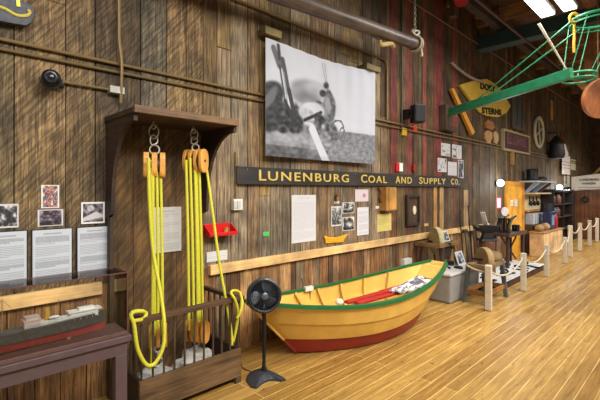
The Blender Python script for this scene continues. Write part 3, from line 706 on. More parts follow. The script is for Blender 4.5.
# ================================================================ BANNER
def banner(u, v):
    n = noise.noise(Vector((u*9, v*9, 1))); n2 = noise.noise(Vector((u*28, v*28, 4))); n3 = noise.noise(Vector((u*60, v*90, 7)))
    k = [.56+.03*n-.05*max(0, 1-u*5)]
    def put(d, val, soft=.012):            # blend a tone in where the signed distance d is negative
        a = min(1, max(0, .5-d/soft)); k[0] = k[0]*(1-a)+val*a
    def seg(ax, ay, bx, by, r, val, soft=.008):
        dx, dy = bx-ax, (by-ay)*.62; px, py = u-ax, (v-ay)*.62; t_ = max(0, min(1, (px*dx+py*dy)/(dx*dx+dy*dy)))
        put(math.hypot(px-dx*t_, py-dy*t_)-r, val, soft)
    def ell(cx, cy, rx, ry, val, rot=0, soft=.016):
        x, y = u-cx, v-cy; c_, s_ = math.cos(rot), math.sin(rot)
        put((math.hypot((x*c_+y*s_)/rx, (-x*s_+y*c_)/ry)-1)*min(rx, ry), val, soft)
    put((v-.31+.012*n)*1, .27+.10*n2+.07*n3+.10*(.31-v), .02)           # sea
    if u < .52: ell(.22, .12, .33, .22, .30+.14*n+.08*n2-.10*(v < .1), 0, .05)   # heaped net in the foreground
    ell(.33, .63, .17, .12, .31+.12*n, .35, .05)                            # pale oilskin back, soft against the sky
    ell(.42, .68, .10, .07, .42+.10*n, .2, .06)
    ell(.0, .47, .10, .20, .10+.06*n2, -.5); ell(.05, .36, .09, .16, .09+.07*n2, -.3)      # dark figure at the left edge
    ell(.03, .5, .03, .12, .2, -.4)
    for q in ((.2, .32, .07, .10), (.15, .40, .05, .07), (.25, .38, .035, .12), (.12, .26, .05, .05)): ell(*q, .06+.12*(n2+.25), .2)
    seg(.055, .93, .10, .80, .020, .20); seg(.09, .97, .10, .86, .012, .12); seg(.12, .86, .17, .58, .015, .14); seg(.17, .6, .22, .38, .018, .09)
    seg(.10, .80, .145, .45, .006, .12); seg(.13, .75, .155, .5, .004, .3); seg(.14, .5, .22, .3, .012, .08); seg(.27, .42, .25, .25, .012, .08)
    seg(.47, .96, .505, .72, .0022, .25, .004); seg(.49, .96, .515, .72, .0022, .25, .004)
    ell(.505, .745, .024, .035, .10+.1*n2); ell(.475, .66, .03, .035, .08+.08*n2); ell(.53, .66, .03, .05, .10+.08*n2); ell(.55, .58, .03, .06, .10)
    ell(.53, .50, .065, .18, .17+.16*(n2+.1), -.1); ell(.52, .56, .03, .08, .34, .1)
    ell(.44, .56, .03, .02, .10)
    ell(.38, .455, .135, .10, .30, .35, .02); ell(.37, .46, .12, .085, .50+.06*n, .35); ell(.33, .42, .06, .06, .42+.1*n2, .35)          # pale sou'wester
    seg(.30, .36, .46, .47, .010, .05); ell(.44, .40, .05, .06, .07+.12*(n2+.2), .3); ell(.42, .31, .05, .07, .15+.15*(n2+.2))
    ell(.55, .28, .07, .11, .16+.2*(n2+.15)); ell(.5, .2, .05, .09, .30+.15*n2)
    if v < .42 and abs(math.hypot((u-.62)/.055, (v-.33)/.09)-1) < .12: k[0] = .2
    if v < .38 and abs(math.hypot((u-.66)/.03, (v-.28)/.07)-1) < .15: k[0] = .22
    seg(.375, .29, .50, .0, .030, .56)                                   # pale plank
    if v < .035: k[0] *= .85
    q = k[0]; q = q*(min(1, q/.5))**.55; q = min(.62, max(.012, q)); return (q*.94, q*.98, q*1.12)
bx0, bx1 = W(265.7, 0, -.12).x, W(374.5, 0, -.12).x
t = thing('photo_banner', "large black and white cloth banner of fishermen hanging on the wall", 'banner', ((bx0+bx1)/2, 0, 2.13))
def bfold(u, v): return .012*math.sin(u*52)*(.3+.7*u)*(.4+.6*v)+.02*math.sin(u*7+1)
o = sheet('cloth', bx0, bx1, 2.135, 3.46, -.10, banner, 200, 130, .003, t, bfold, printed(.85))
o.data.transform(Matrix.Identity(4))
for v in o.data.vertices:                      # the top edge rises slightly to the right, sags between its blocks
    u = (v.co.x+WL[t.name].x-bx0)/(bx1-bx0); f = max(0, (v.co.z+WL[t.name].z-2.135)/1.325)
    v.co.z += f*(.04*u-.025*math.sin(PI*u))
M_olive = wood((104, 92, 50), 'x', .6, .3)
for px0, px1, py0, py1, lb in ((261.5, 278, 30, 37.5, 'left'), (363, 377, 66, 71.5, 'right')):
    pc = (px0+px1)/2; x0, x1 = W(px0, 0, -.1).x, W(px1, 0, -.1).x; z1, z0 = W(pc, py0, -.1).z, W(pc, py1, -.1).z
    tag(obj('hanger_block', B().box(x0, x1, -.17, -.085, z0+.0, z1).box(x0+.02, x1-.02, -.085, -.004, z0+.01, z1-.005), M_olive, bevel=.005), 'olive wooden block at the top %s corner of the photo banner' % lb, 'block')
tag(obj('hanging_rod', B().cyl((bx0+.02, -.12, 3.455), (bx1-.02, -.12, 3.46), .012), M_olive), 'thin rod behind the top edge of the photo banner', 'rod') if False else None
# ================================================================ PAPERS IN THE MIDDLE
note('schedule_sheet', 291.5, 315.5, 195, 242, textpage((.60, .60, .63), .2, 40, True, 6, gaps=(5, 30, 38)), 'largest white printed sheet on the wall under the word LUNENBURG', 'sheet', nx=28, nz=80)
note('photograph', 331, 341.3, 206.3, 226, photo(11, tilt=2), 'narrow upright photo, leftmost of the little group above the pine rail', 'photograph', nx=20, nz=30)
note('photograph', 342.3, 354, 202.3, 213.3, photo(12), 'upper of two stacked small photos under the name board', 'photograph', nx=24, nz=20)
note('photograph', 342.3, 354, 217, 230.5, photo(14), 'lower of two stacked small photos under the name board', 'photograph', nx=24, nz=22)
def mapcard(u, v):
    if (u-.68)**2*2+(v-.5)**2 < .035: return lin((190, 120, 150))
    return (.62, .55, .59) if (v*9) % 1 > .35 or u > .5 else (.6, .52, .56)
note('card', 355, 368, 189.5, 201.5, mapcard, 'pale pink card right under the word COAL', 'card', nx=20, nz=18)
note('text_strip', 357, 368.3, 207.3, 235, textpage((.66, .66, .70), .4, 26, False, 9), 'tall narrow grey printed sheet left of the yellow note', 'sheet', nx=20, nz=52)
note('yellow_note', 377, 391, 214, 231, textpage(lin((214, 198, 116)), .22, 14, False, 3, gaps=(3, 9)), 'square yellowed paper note under the wooden wall box', 'note', nx=22, nz=28)
note('label_card', 375.5, 380, 206, 208.6, lambda u, v: (.75, .75, .73), 'tiny white label beside the wooden wall box', 'label', nx=2, nz=2)
note('label_card', 334, 339, 201.2, 203.5, lambda u, v: (.7, .69, .62), 'tiny cream label below the small brown figure', 'label', nx=2, nz=2)
note('label_card', 424, 428, 223.5, 226, lambda u, v: lin((196, 170, 90)), 'tiny yellow label right of the dark hanging frame', 'label', nx=2, nz=2)
p = W(337, 201, -.03)
tag(obj('figurine', B().lathe([(.0, 0), (.028, .0), (.026, .04), (.014, .055), (.022, .07), (.02, .09), (.004, .10)], (p.x, -.035, p.z), (0, 0, 1), 12), plain((130, 82, 40), .5), smooth=True), 'small brown figure on the wall above the narrow upright photo', 'figurine')
# wooden wall box
x0, x1 = W(384, 0, -.1).x, W(394.2, 0, -.1).x; z1, z0 = W(389, 187, -.1).z, W(389, 210.5, -.1).z
t = thing('wall_box', 'honey-coloured wooden box fixed to the wall under the name board', 'box', ((x0+x1)/2, 0, z0))
obj('carcass', B().box(x0, x1, -.14, -.004, z0, z1), wood((176, 128, 62), 'z', .5, .2), t, bevel=.004)
obj('door', B().box(x0+.07, x1-.01, -.152, -.14, z0+.015, z1-.015), wood((196, 146, 78), 'z', .5, .15), t, bevel=.003)
tag(obj('carved_bracket', B().prism([W(px, py, -.06) for px, py in ((379.5, 188), (383.5, 190), (382.6, 200), (383, 208), (380.5, 198), (381, 192))], (0, .05, 0)), wood((120, 84, 46), 'z')), 'small carved brown bracket just left of the wooden wall box', 'bracket')
# yellow boat cut-out
def wprism(pts, y, th): return B().prism([W(a, b_, y) for a, b_ in pts], (0, th, 0))
t = thing('boat_cutout', 'small yellow boat-shaped cut-out just above the pine rail', 'cutout', W(336, 243, 0))
obj('hull_shape', wprism([(323.8, 235.5), (330, 237.3), (337, 237.3), (348, 234), (344.5, 239), (343.3, 242), (326, 243.2), (325.5, 240)], -.02, .012), plain((236, 170, 30), .5), t)
ln = B()
for dy in (0, 2): ln.tube([W(325, 239+dy, -.021), W(335, 240+dy, -.021), W(345, 238+dy, -.021)], .0025, 5)
obj('plank_line', ln, plain((170, 100, 20), .5), t, label='darker plank lines')
# dark hanging frame
x0, x1 = W(407, 0, -.05).x, W(420, 0, -.05).x; z1, z0 = W(413.5, 195, -.05).z, W(413.5, 225.5, -.05).z
t = thing('framed_plaque', 'dark tall wooden frame with a pale oval plate hanging on the wall', 'frame', ((x0+x1)/2, 0, z0))
obj('panel', B().box(x0+.04, x1-.04, -.03, -.004, z0+.04, z1-.04), wood((74, 54, 38), 'z'), t)
obj('frame', B().box(x0, x0+.05, -.06, -.004, z0, z1).box(x1-.05, x1, -.06, -.004, z0, z1).box(x0+.05, x1-.05, -.06, -.004, z0, z0+.04).box(x0+.05, x1-.05, -.06, -.004, z1-.04, z1), wood((52, 36, 26), 'z'), t, bevel=.004)
q = W(417, 210, -.05); obj('plate', B().lathe([(.0, 0), (.05, 0), (.05, .012), (0, .014)], (q.x-.06, -.03, q.z), (0, -1, 0), 16), plain((224, 216, 190), .5), t)
for v in t.children[-1].data.vertices: v.co.z = (v.co.z-(q.z-WL[t.name].z))*1.5+(q.z-WL[t.name].z)
# upper cards on the red planks
note('photograph', 441, 450, 143.5, 156, paleprint(21), 'top left pale photo of five pinned on the red planks', 'photograph', nx=18, nz=20)
note('photograph', 452, 461.3, 145, 158.5, paleprint(22), 'top right pale photo of five pinned on the red planks', 'photograph', nx=18, nz=20)
note('photograph', 437.5, 446.3, 158.3, 172, paleprint(23), 'lower left pale photo of five pinned on the red planks', 'photograph', nx=18, nz=20)
note('caption_sheet', 447.7, 456.5, 162, 175.5, textpage((.58, .58, .6), .2, 14, False, 3), 'plain white sheet in the middle of the five on the red planks', 'sheet', nx=16, nz=28)
note('photograph', 457.8, 463.3, 160, 178, photo(24, hi=.5, tint=(.9, .95, 1.1)), 'narrow darker photo at the right of five on the red planks', 'photograph', nx=14, nz=24)
# ================================================================ BOOM HUNG BY A CHAIN
t = thing('spar', 'heavy dark wooden spar hung level near the ceiling on a chain', 'spar', (5.5, -.45, 3.85))
A, Bq = Vector((.6, -.42, 3.66)), Vector((5.50, -.5, 3.955)); d = (Bq-A)
pts = [A+d*(i/14) for i in range(15)]
obj('pole', B().tube(pts, .1, 18, .085), wood((92, 78, 70), 'x', .42, .35, bump=.2), t, True)
obj('end_band', B().tube([Bq-d.normalized()*.06, Bq+d.normalized()*.01], .094, 18), plain((120, 100, 80), .4, .3), t, True)
q = W(389, 45, -.5)
obj('cleat', B().tube(smooth_path([q+Vector((-.24, 0, .0)), q+Vector((-.19, 0, -.04)), q+Vector((-.08, 0, -.01)), q+Vector((.06, 0, .03)), q+Vector((.12, 0, .0))]), .03, 8), wood((186, 160, 110), 'x'), t, True, label='pale carved cleat under the spar')
q = W(379, 25, -.47); obj('eye_bolt', B().cyl(q+Vector((0, 0, -.08)), q+Vector((0, 0, .0)), .01).torus(q+Vector((0, 0, .02)), (1, 0, 0), .022, .007), M_iron, t, True)
M_chain = plain((150, 140, 122), .45, .5)
tag(obj('hanging_chain', B().tube([(1.0, -.43, 3.72), (1.0, -.43, 5.34)], .012, 6).torus((1.0, -.43, 3.69), (1, 0, 0), .115, .014), M_chain, smooth=True), 'chain holding the near end of the spar', 'chain')
t = thing('hanging_chain', 'pale chain dropping from the ceiling to the end of the spar', 'chain', Bq+Vector((0, 0, .1)))
ch = B(); z = Bq.z+.20; k = 0; px_ = Bq.x-.05
while z < 5.3:
    ch.torus((px_, -.5, z), (1, 0, 0) if k % 2 else (0, 1, 0), .028, .008, 10, 5, sx=.62); z += .043; k += 1
obj('links', ch, M_chain, t, True)
ls = B(); e = Vector((px_, -.5, Bq.z))
ls.torus(e, (1, 0, .05), .11, .016, 20, 7); ls.torus(e+Vector((.06, 0, 0)), (1, 0, .1), .105, .014, 20, 7)
ls.tube(smooth_path([e+Vector((-.1, -.02, .17)), e+Vector((-.12, -.03, .13)), e+Vector((-.04, -.05, .10)), e+Vector((.05, -.04, .16)), e+Vector((.08, -.02, .2)), e+Vector((.0, 0, .19)), e+Vector((-.02, 0, .14))]), .016, 7)
ls.tube(smooth_path([e+Vector((.06, -.07, -.09)), e+Vector((.07, -.08, -.16)), e+Vector((.05, -.08, -.2))]), .018, 7)
obj('lashing', ls, plain((190, 182, 158), .8), t, True, label='pale rope lashing round the spar end')
# ================================================================ DORY
P0t, P1t = Vector((2.30, -.50, .69)), Vector((5.40, -.91, .735))
P0b, P1b = Vector((2.97, -.50, .02)), Vector((4.95, -.83, .05))
def dory_pts(s, side):
    top = P0t.lerp(P1t, s); bot = P0b.lerp(P1b, s); ax = (P1t-P0t).normalized(); nrm = Vector((ax.y, -ax.x, 0)).normalized()   # towards viewer
    wg = .50*(math.sin(PI*min(1, s*.955)))**.75 if s > 0 else 0
    wg = max(wg, .012)
    wb = max(.006, .30*math.sin(PI*s)**.8)
    zg = top.z-.165*math.sin(PI*s)**1.0
    zb = bot.z+0.0-.02*math.sin(PI*s)
    g = Vector((top.x, top.y, zg))+nrm*side*wg; b = Vector((bot.x, bot.y, max(.004, zb)))+nrm*side*wb
    return g, b, nrm
NS = 40
def side_pt(s, side, u, off):
    g, b, n = dory_pts(s, side); p = b.lerp(g, u); bulge = .035*math.sin(PI*u)*math.sin(PI*s)
    return p+n*side*(bulge+off)
def strake(u0, u1, lap=.016, th=.016, B_=None):
    b = B_ or B()
    for side in (1, -1):
        rows = []
        for i in range(NS+1):
            s = i/NS
            rows.append([b.bm.verts.new(p) for p in (side_pt(s, side, u0, lap), side_pt(s, side, (u0+u1)/2, lap*.5), side_pt(s, side, u1, .0), side_pt(s, side, u1, -th), side_pt(s, side, (u0+u1)/2, lap*.5-th), side_pt(s, side, u0, lap-th))])
        for A_, Q in zip(rows, rows[1:]):
            for k in range(6): b._f([A_[k], A_[(k+1) % 6], Q[(k+1) % 6], Q[k]])
        b._f(rows[0]); b._f(rows[-1][::-1])
    return b
M_buff = plain((220, 178, 86), .45, 0, .10, 6, 0, 0, .15); M_buffi = plain((218, 180, 92), .5, 0, .10, 6); M_dred = plain((146, 42, 34), .5, 0, .12, 8); M_green = plain((26, 98, 52), .4, 0, .10, 8)
t = thing('dory', 'yellow wooden dory with green gunwale and red bottom on the floor', 'boat', (4, -.75, 0))
obj('upper_strake', strake(.62, 1.0), M_buff, t, True)
obj('middle_strake', strake(.29, .62), M_buff, t, True)
rb = strake(.0, .29)
obj('bottom_strake', rb, M_dred, t, True, label='red bottom strake')
bt = B(); rows = []
for i in range(NS+1):
    s = i/NS; a = side_pt(s, 1, 0, .01); c = side_pt(s, -1, 0, .01); rows.append([bt.bm.verts.new(q) for q in (a, c, c+Vector((0, 0, .03)), a+Vector((0, 0, .03)))])
for A_, Q in zip(rows, rows[1:]):
    for k in range(4): bt._f([A_[k], A_[(k+1) % 4], Q[(k+1) % 4], Q[k]])
bt._f(rows[0]); bt._f(rows[-1][::-1])
obj('bottom', bt, plain((190, 150, 76), .6), t)
gw = B()
for side in (1, -1):
    rows = []
    for i in range(NS+1):
        s = i/NS; g, b_, n = dory_pts(s, side); p = side_pt(s, side, 1, 0)
        o1, o2, z0, z1 = .020, -.032, -.026, .010
        rows.append([gw.bm.verts.new(q) for q in (p+n*side*o1+Vector((0, 0, z0)), p+n*side*o1+Vector((0, 0, z1)), p+n*side*o2+Vector((0, 0, z1)), p+n*side*o2+Vector((0, 0, z0+.012)))])
    for A_, Q in zip(rows, rows[1:]):
        for k in range(4): gw._f([A_[k], A_[(k+1) % 4], Q[(k+1) % 4], Q[k]])
    gw._f(rows[0]); gw._f(rows[-1][::-1])
obj('gunwale', gw, M_green, t, label='green gunwale')
# stem at the near end, transom at the far end
g, b_, n = dory_pts(0, 1)
obj('stem', B().bar(b_.lerp(g, .27), g, .03, .035), M_buff, t, bevel=.006)
obj('stem_foot', B().bar(b_, b_.lerp(g, .27), .03, .035), M_dred, t, bevel=.006, label='red foot of the stem')
gl, bl, n = dory_pts(1, 1); gr, br_, n = dory_pts(1, -1); axd = (P1t-P0t).normalized()
obj('transom', B().hexa([bl+n*.02, br_-n*.02, br_-n*.02-axd*.03, bl+n*.02-axd*.03, gl+n*.0, gr-n*.0, gr-axd*.03, gl-axd*.03]), M_buffi, t, bevel=.004)
# breasthook and far seat board

g3, b3, _ = dory_pts(.94, 1); g4, b4, _ = dory_pts(.94, -1)
obj('stern_sheet', B().hexa([g3.lerp(b3, .25), g4.lerp(b4, .25), g4.lerp(b4, .25)+axd*.04, g3.lerp(b3, .25)+axd*.04, g3.lerp(b3, .02)+axd*.05, g4.lerp(b4, .02)+axd*.05, g4.lerp(b4, .02)+axd*.09, g3.lerp(b3, .02)+axd*.09]), M_buffi, t)
for s in (.14, .27, .40, .53, .66, .79):
    for side in (1, -1):
        fb_ = B(); q = [side_pt(s, side, u, -.035) for u in (.0, .25, .5, .75, .97)]
        for p1, p2 in zip(q, q[1:]): fb_.bar(p1, p2, .03, .032, axd)
        obj('frame', fb_, M_buffi, t)
for s in (.30, .62):
    a_, c_ = side_pt(s, 1, .55, -.03), side_pt(s, -1, .55, -.03); obj('thwart', B().bar(a_, c_, .2, .022), M_buffi, t, bevel=.004)
# painted name card block on the far gunwale and thole pins
q = side_pt(.345, -1, 1, -.01)
b = B()
for dx in (-.05, .05):
    e0 = q+axd*dx; b.tube(smooth_path([e0+Vector((0, 0, -.14)), e0+Vector((0, 0, .03)), e0+Vector((-.01, 0, .08)), e0+Vector((-.03, 0, .14))]), .009, 7)
obj('thole_pin', b, plain((120, 108, 84), .4, .4), t, True)
obj('pin_plate', B().rbox(q+Vector((0, -.03, .01)), .12, .05, .05, math.atan2(axd.y, axd.x)), M_white, t)
# things lying in the dory
def oar(p0, p1, w, lab, dz=0):
    t2 = thing('oar', lab, 'oar', p0)
    p0, p1 = Vector(p0), Vector(p1); m = p0.lerp(p1, .45)
    obj('blade', B().bar(m, p1, w, .03), plain((176, 40, 30), .45, 0, .1), t2, bevel=.008)
    obj('shaft', B().bar(p0, m+(p1-p0)*.02, w*.6, .035), plain((170, 36, 28), .45, 0, .1), t2, bevel=.01)
    return t2
oar(F(346, 302.5, .48), F(420, 282, .50), .12, 'red oar lying far side inside the dory')
oar(F(357, 303.5, .47), F(432, 283, .50), .12, 'red oar lying near side inside the dory')
def netprint(u, v):
    k = noise.noise(Vector((u*7, v*5, 2)))+.5*noise.noise(Vector((u*18, v*14, 2)))
    if .52 < u < .85 and .25 < v < .8: return (.10, .10, .12) if k < .3 else (.3, .3, .33)
    return (.62, .60, .60) if k > -.12 else (.16, .16, .2)
cA, cB, cC, cD = F(389, 290, .53), F(404, 292, .53), F(433, 281, .56), F(419, 275.5, .56)
bm = bmesh.new(); lay = bm.loops.layers.float_color.new('Col'); nu, nv = 40, 20
def cp(u, v, k):
    p = (cA.lerp(cD, u)).lerp(cB.lerp(cC, u), 1-v); p = Vector(p); p.z += .025*noise.noise(Vector((u*5, v*3, 0)))+.012*noise.noise(Vector((u*14, v*9, 5)))-(0 if k else .02); return p
gf = [[bm.verts.new(cp(i/nu, j/nv, 1)) for i in range(nu+1)] for j in range(nv+1)]; gb = [[bm.verts.new(cp(i/nu, j/nv, 0)) for i in range(nu+1)] for j in range(nv+1)]
def fc(vs, c):
    f = bm.faces.new(vs)
    for l in f.loops: l[lay] = c+(1,)
for j in range(nv):
    for i in range(nu):
        fc([gf[j][i], gf[j][i+1], gf[j+1][i+1], gf[j+1][i]], netprint((i+.5)/nu, (j+.5)/nv)); fc([gb[j][i], gb[j+1][i], gb[j+1][i+1], gb[j][i+1]], (.4, .4, .4))
for i in range(nu): fc([gf[0][i], gb[0][i], gb[0][i+1], gf[0][i+1]], (.5, .5, .5)); fc([gf[nv][i], gf[nv][i+1], gb[nv][i+1], gb[nv][i]], (.5, .5, .5))
for j in range(nv): fc([gf[j][0], gf[j+1][0], gb[j+1][0], gb[j][0]], (.5, .5, .5)); fc([gf[j][nu], gb[j][nu], gb[j+1][nu], gf[j+1][nu]], (.5, .5, .5))
tag(obj('printed_cloth', bm, printed(.8), smooth=True), 'crumpled white and grey printed cloth lying across the oars', 'cloth')
tag(obj('cork_float', B().lump(F(339.5, 302, .52), .05, .04, .035, .1, 2), plain((226, 220, 200), .7), smooth=True), 'small white float at the near gunwale inside the dory', 'float')
# ================================================================ PEDESTAL FAN
fc0 = F(264, 377, 0); hd = Vector((fc0.x, fc0.y, W(264, 295, fc0.y).z))
M_fan = plain((46, 50, 58), .45, .1, .1)
t = thing('pedestal_fan', 'dark pedestal fan on a crescent foot between crate and dory', 'fan', (fc0.x, fc0.y, 0))
foot = [F(px, py, .0) for px, py in ((246, 381), (248.5, 375.5), (253.5, 372), (259, 370.3), (265, 370.3), (272, 373), (280, 377), (285.8, 380.7), (281, 382), (275, 381), (269, 381.3), (263.5, 383.4), (259.5, 386.5), (256.5, 389), (251, 387.8))]
bb = B(); cen = Vector((fc0.x, fc0.y, 0)); top = []; bot = []; mid = []
for p in foot:
    bot.append(bb.bm.verts.new(p)); mid.append(bb.bm.verts.new((p.x, p.y, .018))); q = p.lerp(cen, .5); top.append(bb.bm.verts.new((q.x, q.y, .05)))
cv = bb.bm.verts.new((cen.x, cen.y, .07)); n_ = len(foot)
for i in range(n_):
    j = (i+1) % n_; bb._f([bot[i], bot[j], mid[j], mid[i]]); bb._f([mid[i], mid[j], top[j], top[i]]); bb._f([top[i], top[j], cv])
bb._f(bot[::-1])
obj('base', bb, M_fan, t, True)
obj('pole', B().lathe([(.03, .04), (.026, .08), (.016, .10), (.016, .55), (.02, .57), (.02, .64)], (cen.x, cen.y, 0), (0, 0, 1), 14), plain((24, 24, 28), .4, .3), t, True)
fd = Vector((-2.0, -3.0, .25)).normalized(); u_, v_ = frame_of(fd); R = .158
hs = B(); hs.lathe([(R, -.045), (R+.004, -.03), (R+.004, .035), (R-.012, .045), (R-.024, .04), (R-.02, -.04), (R, -.045)], hd, fd, 36)
rg_ = obj('ring', hs, plain((40, 44, 52), .35, .1), t, True)
gr_ = B()
for rr in (.03, .05, .07, .09, .11, .13): gr_.torus(hd+fd*(.045+(.02 if rr < .08 else .012)), fd, rr, .0018, 28, 5)
for k in range(24):
    a = 2*PI*k/24; e = u_*math.cos(a)+v_*math.sin(a); gr_.tube([hd+fd*.07+e*.03, hd+fd*.062+e*.09, hd+fd*.04+e*(R-.008)], .0016, 5)
for k in range(16):
    a = 2*PI*k/16; e = u_*math.cos(a)+v_*math.sin(a); gr_.tube([hd-fd*.09+e*.05, hd-fd*.07+e*.11, hd-fd*.04+e*(R-.004)], .002, 5)
gl_ = obj('grille', gr_, plain((30, 32, 38), .4, .3), t, True)
obj('hub_cap', B().lathe([(.0, .08), (.02, .078), (.033, .07), (.034, .062), (0, .06)], hd, fd, 20), plain((90, 96, 106), .3, .4), gl_, True)
for k in range(3):
    bl_ = B(); rows = []
    for i in range(7):
        r = .025+i*.017; w = .35+.28*math.sin(i/6*PI); rr = []
        for s_ in (-1, 0, 1):
            a = k*2*PI/3+s_*w+i*.05; e = u_*math.cos(a)+v_*math.sin(a); rr.append(hd+e*r+fd*(.02*s_))
        rows.append(rr)
    vf = [[bl_.bm.verts.new(p+fd*.0015) for p in r] for r in rows]; vb = [[bl_.bm.verts.new(p-fd*.0015) for p in r] for r in rows]
    for i in range(6):
        for j in range(2): bl_._f([vf[i][j], vf[i+1][j], vf[i+1][j+1], vf[i][j+1]]); bl_._f([vb[i][j], vb[i][j+1], vb[i+1][j+1], vb[i+1][j]])
    per = [(0, 0), (0, 1), (0, 2)]+[(i, 2) for i in range(1, 7)]+[(6, 1), (6, 0)]+[(i, 0) for i in range(5, 0, -1)]
    for q in range(len(per)):
        a, c = per[q], per[(q+1) % len(per)]; bl_._f([vf[a[0]][a[1]], vf[c[0]][c[1]], vb[c[0]][c[1]], vb[a[0]][a[1]]])
    obj('blade', bl_, plain((70, 76, 88), .3), t, True)
obj('motor', B().lathe([(.0, -.11), (.04, -.105), (.05, -.09), (.052, -.05), (.03, -.03), (.012, .0), (.012, .03)], hd, fd, 20), M_fan, t, True)
obj('neck', B().tube([(cen.x, cen.y, .62), tuple(hd-fd*.09+Vector((0, 0, -.03)))], .018, 10), M_fan, t, True)
cord = smooth_path([hd-fd*.1, Vector((cen.x+.05, cen.y+.03, .5)), Vector((cen.x+.05, cen.y+.04, .2)), Vector((cen.x+.02, cen.y+.06, .06)), Vector((cen.x+.0, cen.y+.10, .012)), Vector((cen.x-.04, cen.y+.25, .008)), Vector((cen.x+.02, -.25, .008)), Vector((cen.x+.0, -.04, .01))])
obj('power_cord', B().tube(cord, .004, 6), M_black, t, True)
# ================================================================ GREY BIN, GRINDSTONES
M_bin = plain((150, 150, 150), .55, 0, .06)
t = thing('storage_bin', 'grey storage bin on the floor just past the dory', 'bin', (6.4, -.5, 0))
obj('tub', B().hexa([(5.93, -.83, 0), (7.0, -.83, 0), (7.0, -.38, 0), (5.93, -.38, 0), (5.9, -.85, .42), (7.03, -.85, .42), (7.03, -.36, .42), (5.9, -.36, .42)]), M_bin, t, bevel=.03)
obj('lid', B().box(5.88, 7.05, -.865, -.345, .42, .465), plain((186, 186, 184), .5, 0, .05), t, bevel=.015)
# small tools and photo cards on the bin
def standing_card(px0, px1, py0, py1, y, seed, label, lean=.12):
    p0 = W(px0, py1, y); p1 = W(px1, py0, y)
    o = sheet('photo_card', p0.x, p1.x, p0.z, p1.z, y, photo(seed, .1, (.8, .9, 1.1)), 16, 20, .008)
    for v in o.data.vertices: v.co.y += v.co.z*lean; v.co.x -= v.co.z*.45
    tag(o, label, 'photo card'); return o
o = standing_card(458.5, 465.5, 256.5, 272, -.62, 31, 'tilted photo card propped on the grey bin'); o.location.z = .466
b = B().lump((6.10, -.62, .50), .06, .04, .035, .3, 3); tag(obj('shop_rag', b, plain((210, 210, 208), .8), smooth=True), 'white rag on the near end of the grey bin', 'rag')
for i, (x, y, a, lb) in enumerate(((6.28, -.6, .3, 'rusty iron clamp in the middle of the grey bin lid'), (6.47, -.72, 1.2, 'dark iron hook at the front edge of the bin lid'), (6.6, -.5, -.4, 'small iron plane at the rear of the bin lid'))):
    b = B(); c = Vector((x, y, .478)); e = Vector((math.cos(a), math.sin(a), 0)); f = Vector((-e.y, e.x, 0))
    b.tube(smooth_path([c-e*.09, c-e*.05+f*.05, c+e*.03+f*.05, c+e*.08, c+e*.04-f*.05, c-e*.02-f*.05]), .013, 7)
    if i == 2: b.rbox(c+Vector((0, 0, .03)), .16, .05, .05, a)
    tag(obj(('clamp', 'iron_hook', 'hand_plane')[i], b, M_iron, smooth=True), lb, ('clamp', 'hook', 'plane')[i])
def wheel(t, c, ax, r, w, mat, name='grindstone'):
    obj(name, B().lathe([(.02, -w/2), (r*.97, -w/2), (r, -w/2+.01), (r, w/2-.01), (r*.97, w/2), (.02, w/2)], c, ax, 32), mat, t, True)
M_stone = plain((186, 174, 128), .85, 0, .2, 14, .4)
gx, gy = 6.32, -.14
gc = W(434.5, 240.5, -.22)
t = thing('grindstone_stand', 'pale grindstone on splayed wooden legs against the plank wall', 'grindstone', (gc.x, -.2, 0))
wheel(t, (gc.x, -.25, gc.z-.0), (1, -.8, 0), .24, .09, M_stone)
tz = gc.z-.02
obj('bench', B().box(gc.x-.36, gc.x+.34, -.50, -.45, tz-.05, tz+.01).box(gc.x-.36, gc.x+.34, -.09, -.05, tz-.05, tz+.01).box(gc.x-.36, gc.x-.31, -.45, -.09, tz-.05, tz+.01).box(gc.x+.29, gc.x+.34, -.45, -.09, tz-.05, tz+.01), wood((128, 98, 62), 'x'), t)
for sx in (-1, 1):
    for y in (-.475, -.11): obj('leg', B().bar((gc.x+sx*.22, y, tz-.04), (gc.x+sx*.36, y+(-.04 if y < -.2 else .04), 0), .045, .045), wood((134, 96, 58) if sx > 0 else (70, 52, 36), 'z'), t)
obj('trough', B().hexa([(gc.x-.2, -.44, tz-.28), (gc.x+.15, -.44, tz-.28), (gc.x+.15, -.42, tz-.28), (gc.x-.2, -.42, tz-.28), (gc.x-.28, -.445, tz-.02), (gc.x+.24, -.445, tz-.02), (gc.x+.24, -.425, tz-.02), (gc.x-.28, -.425, tz-.02)]), wood((50, 40, 32), 'x'), t)
obj('crank', B().tube([(gc.x-.05, -.53, tz+.0), (gc.x+.02, -.05, tz+.0)], .012, 8).bar((gc.x-.05, -.53, tz+.0), (gc.x+.05, -.53, tz-.10), .015, .015), M_iron, t)
o = standing_card(444, 450, 227, 238.5, -.4, 33, 'tilted photo card leaning by the pale grindstone at the wall'); o.location.z = tz+.012
tb = Vector((6.6, -1.09, 0))
t = thing('grindstone_stand', 'tan grindstones on a grey-legged trestle behind the nearest white post', 'grindstone', tb)
M_gl = wood((84, 92, 92), 'z', .7, .3); M_or = wood((150, 104, 52), 'x', .6, .3); M_tr = wood((132, 110, 76), 'x')
x0, x1, y0, y1, tz = 6.28, 6.96, -1.24, -.94, .60
obj('bench', B().box(x0-.04, x1+.06, y0-.01, y0+.07, tz-.07, tz).box(x0-.04, x1+.06, y1-.07, y1+.01, tz-.07, tz).box(x0-.04, x0+.04, y0+.07, y1-.07, tz-.06, tz).box(x1-.02, x1+.06, y0+.07, y1-.07, tz-.06, tz), M_tr, t, bevel=.005)
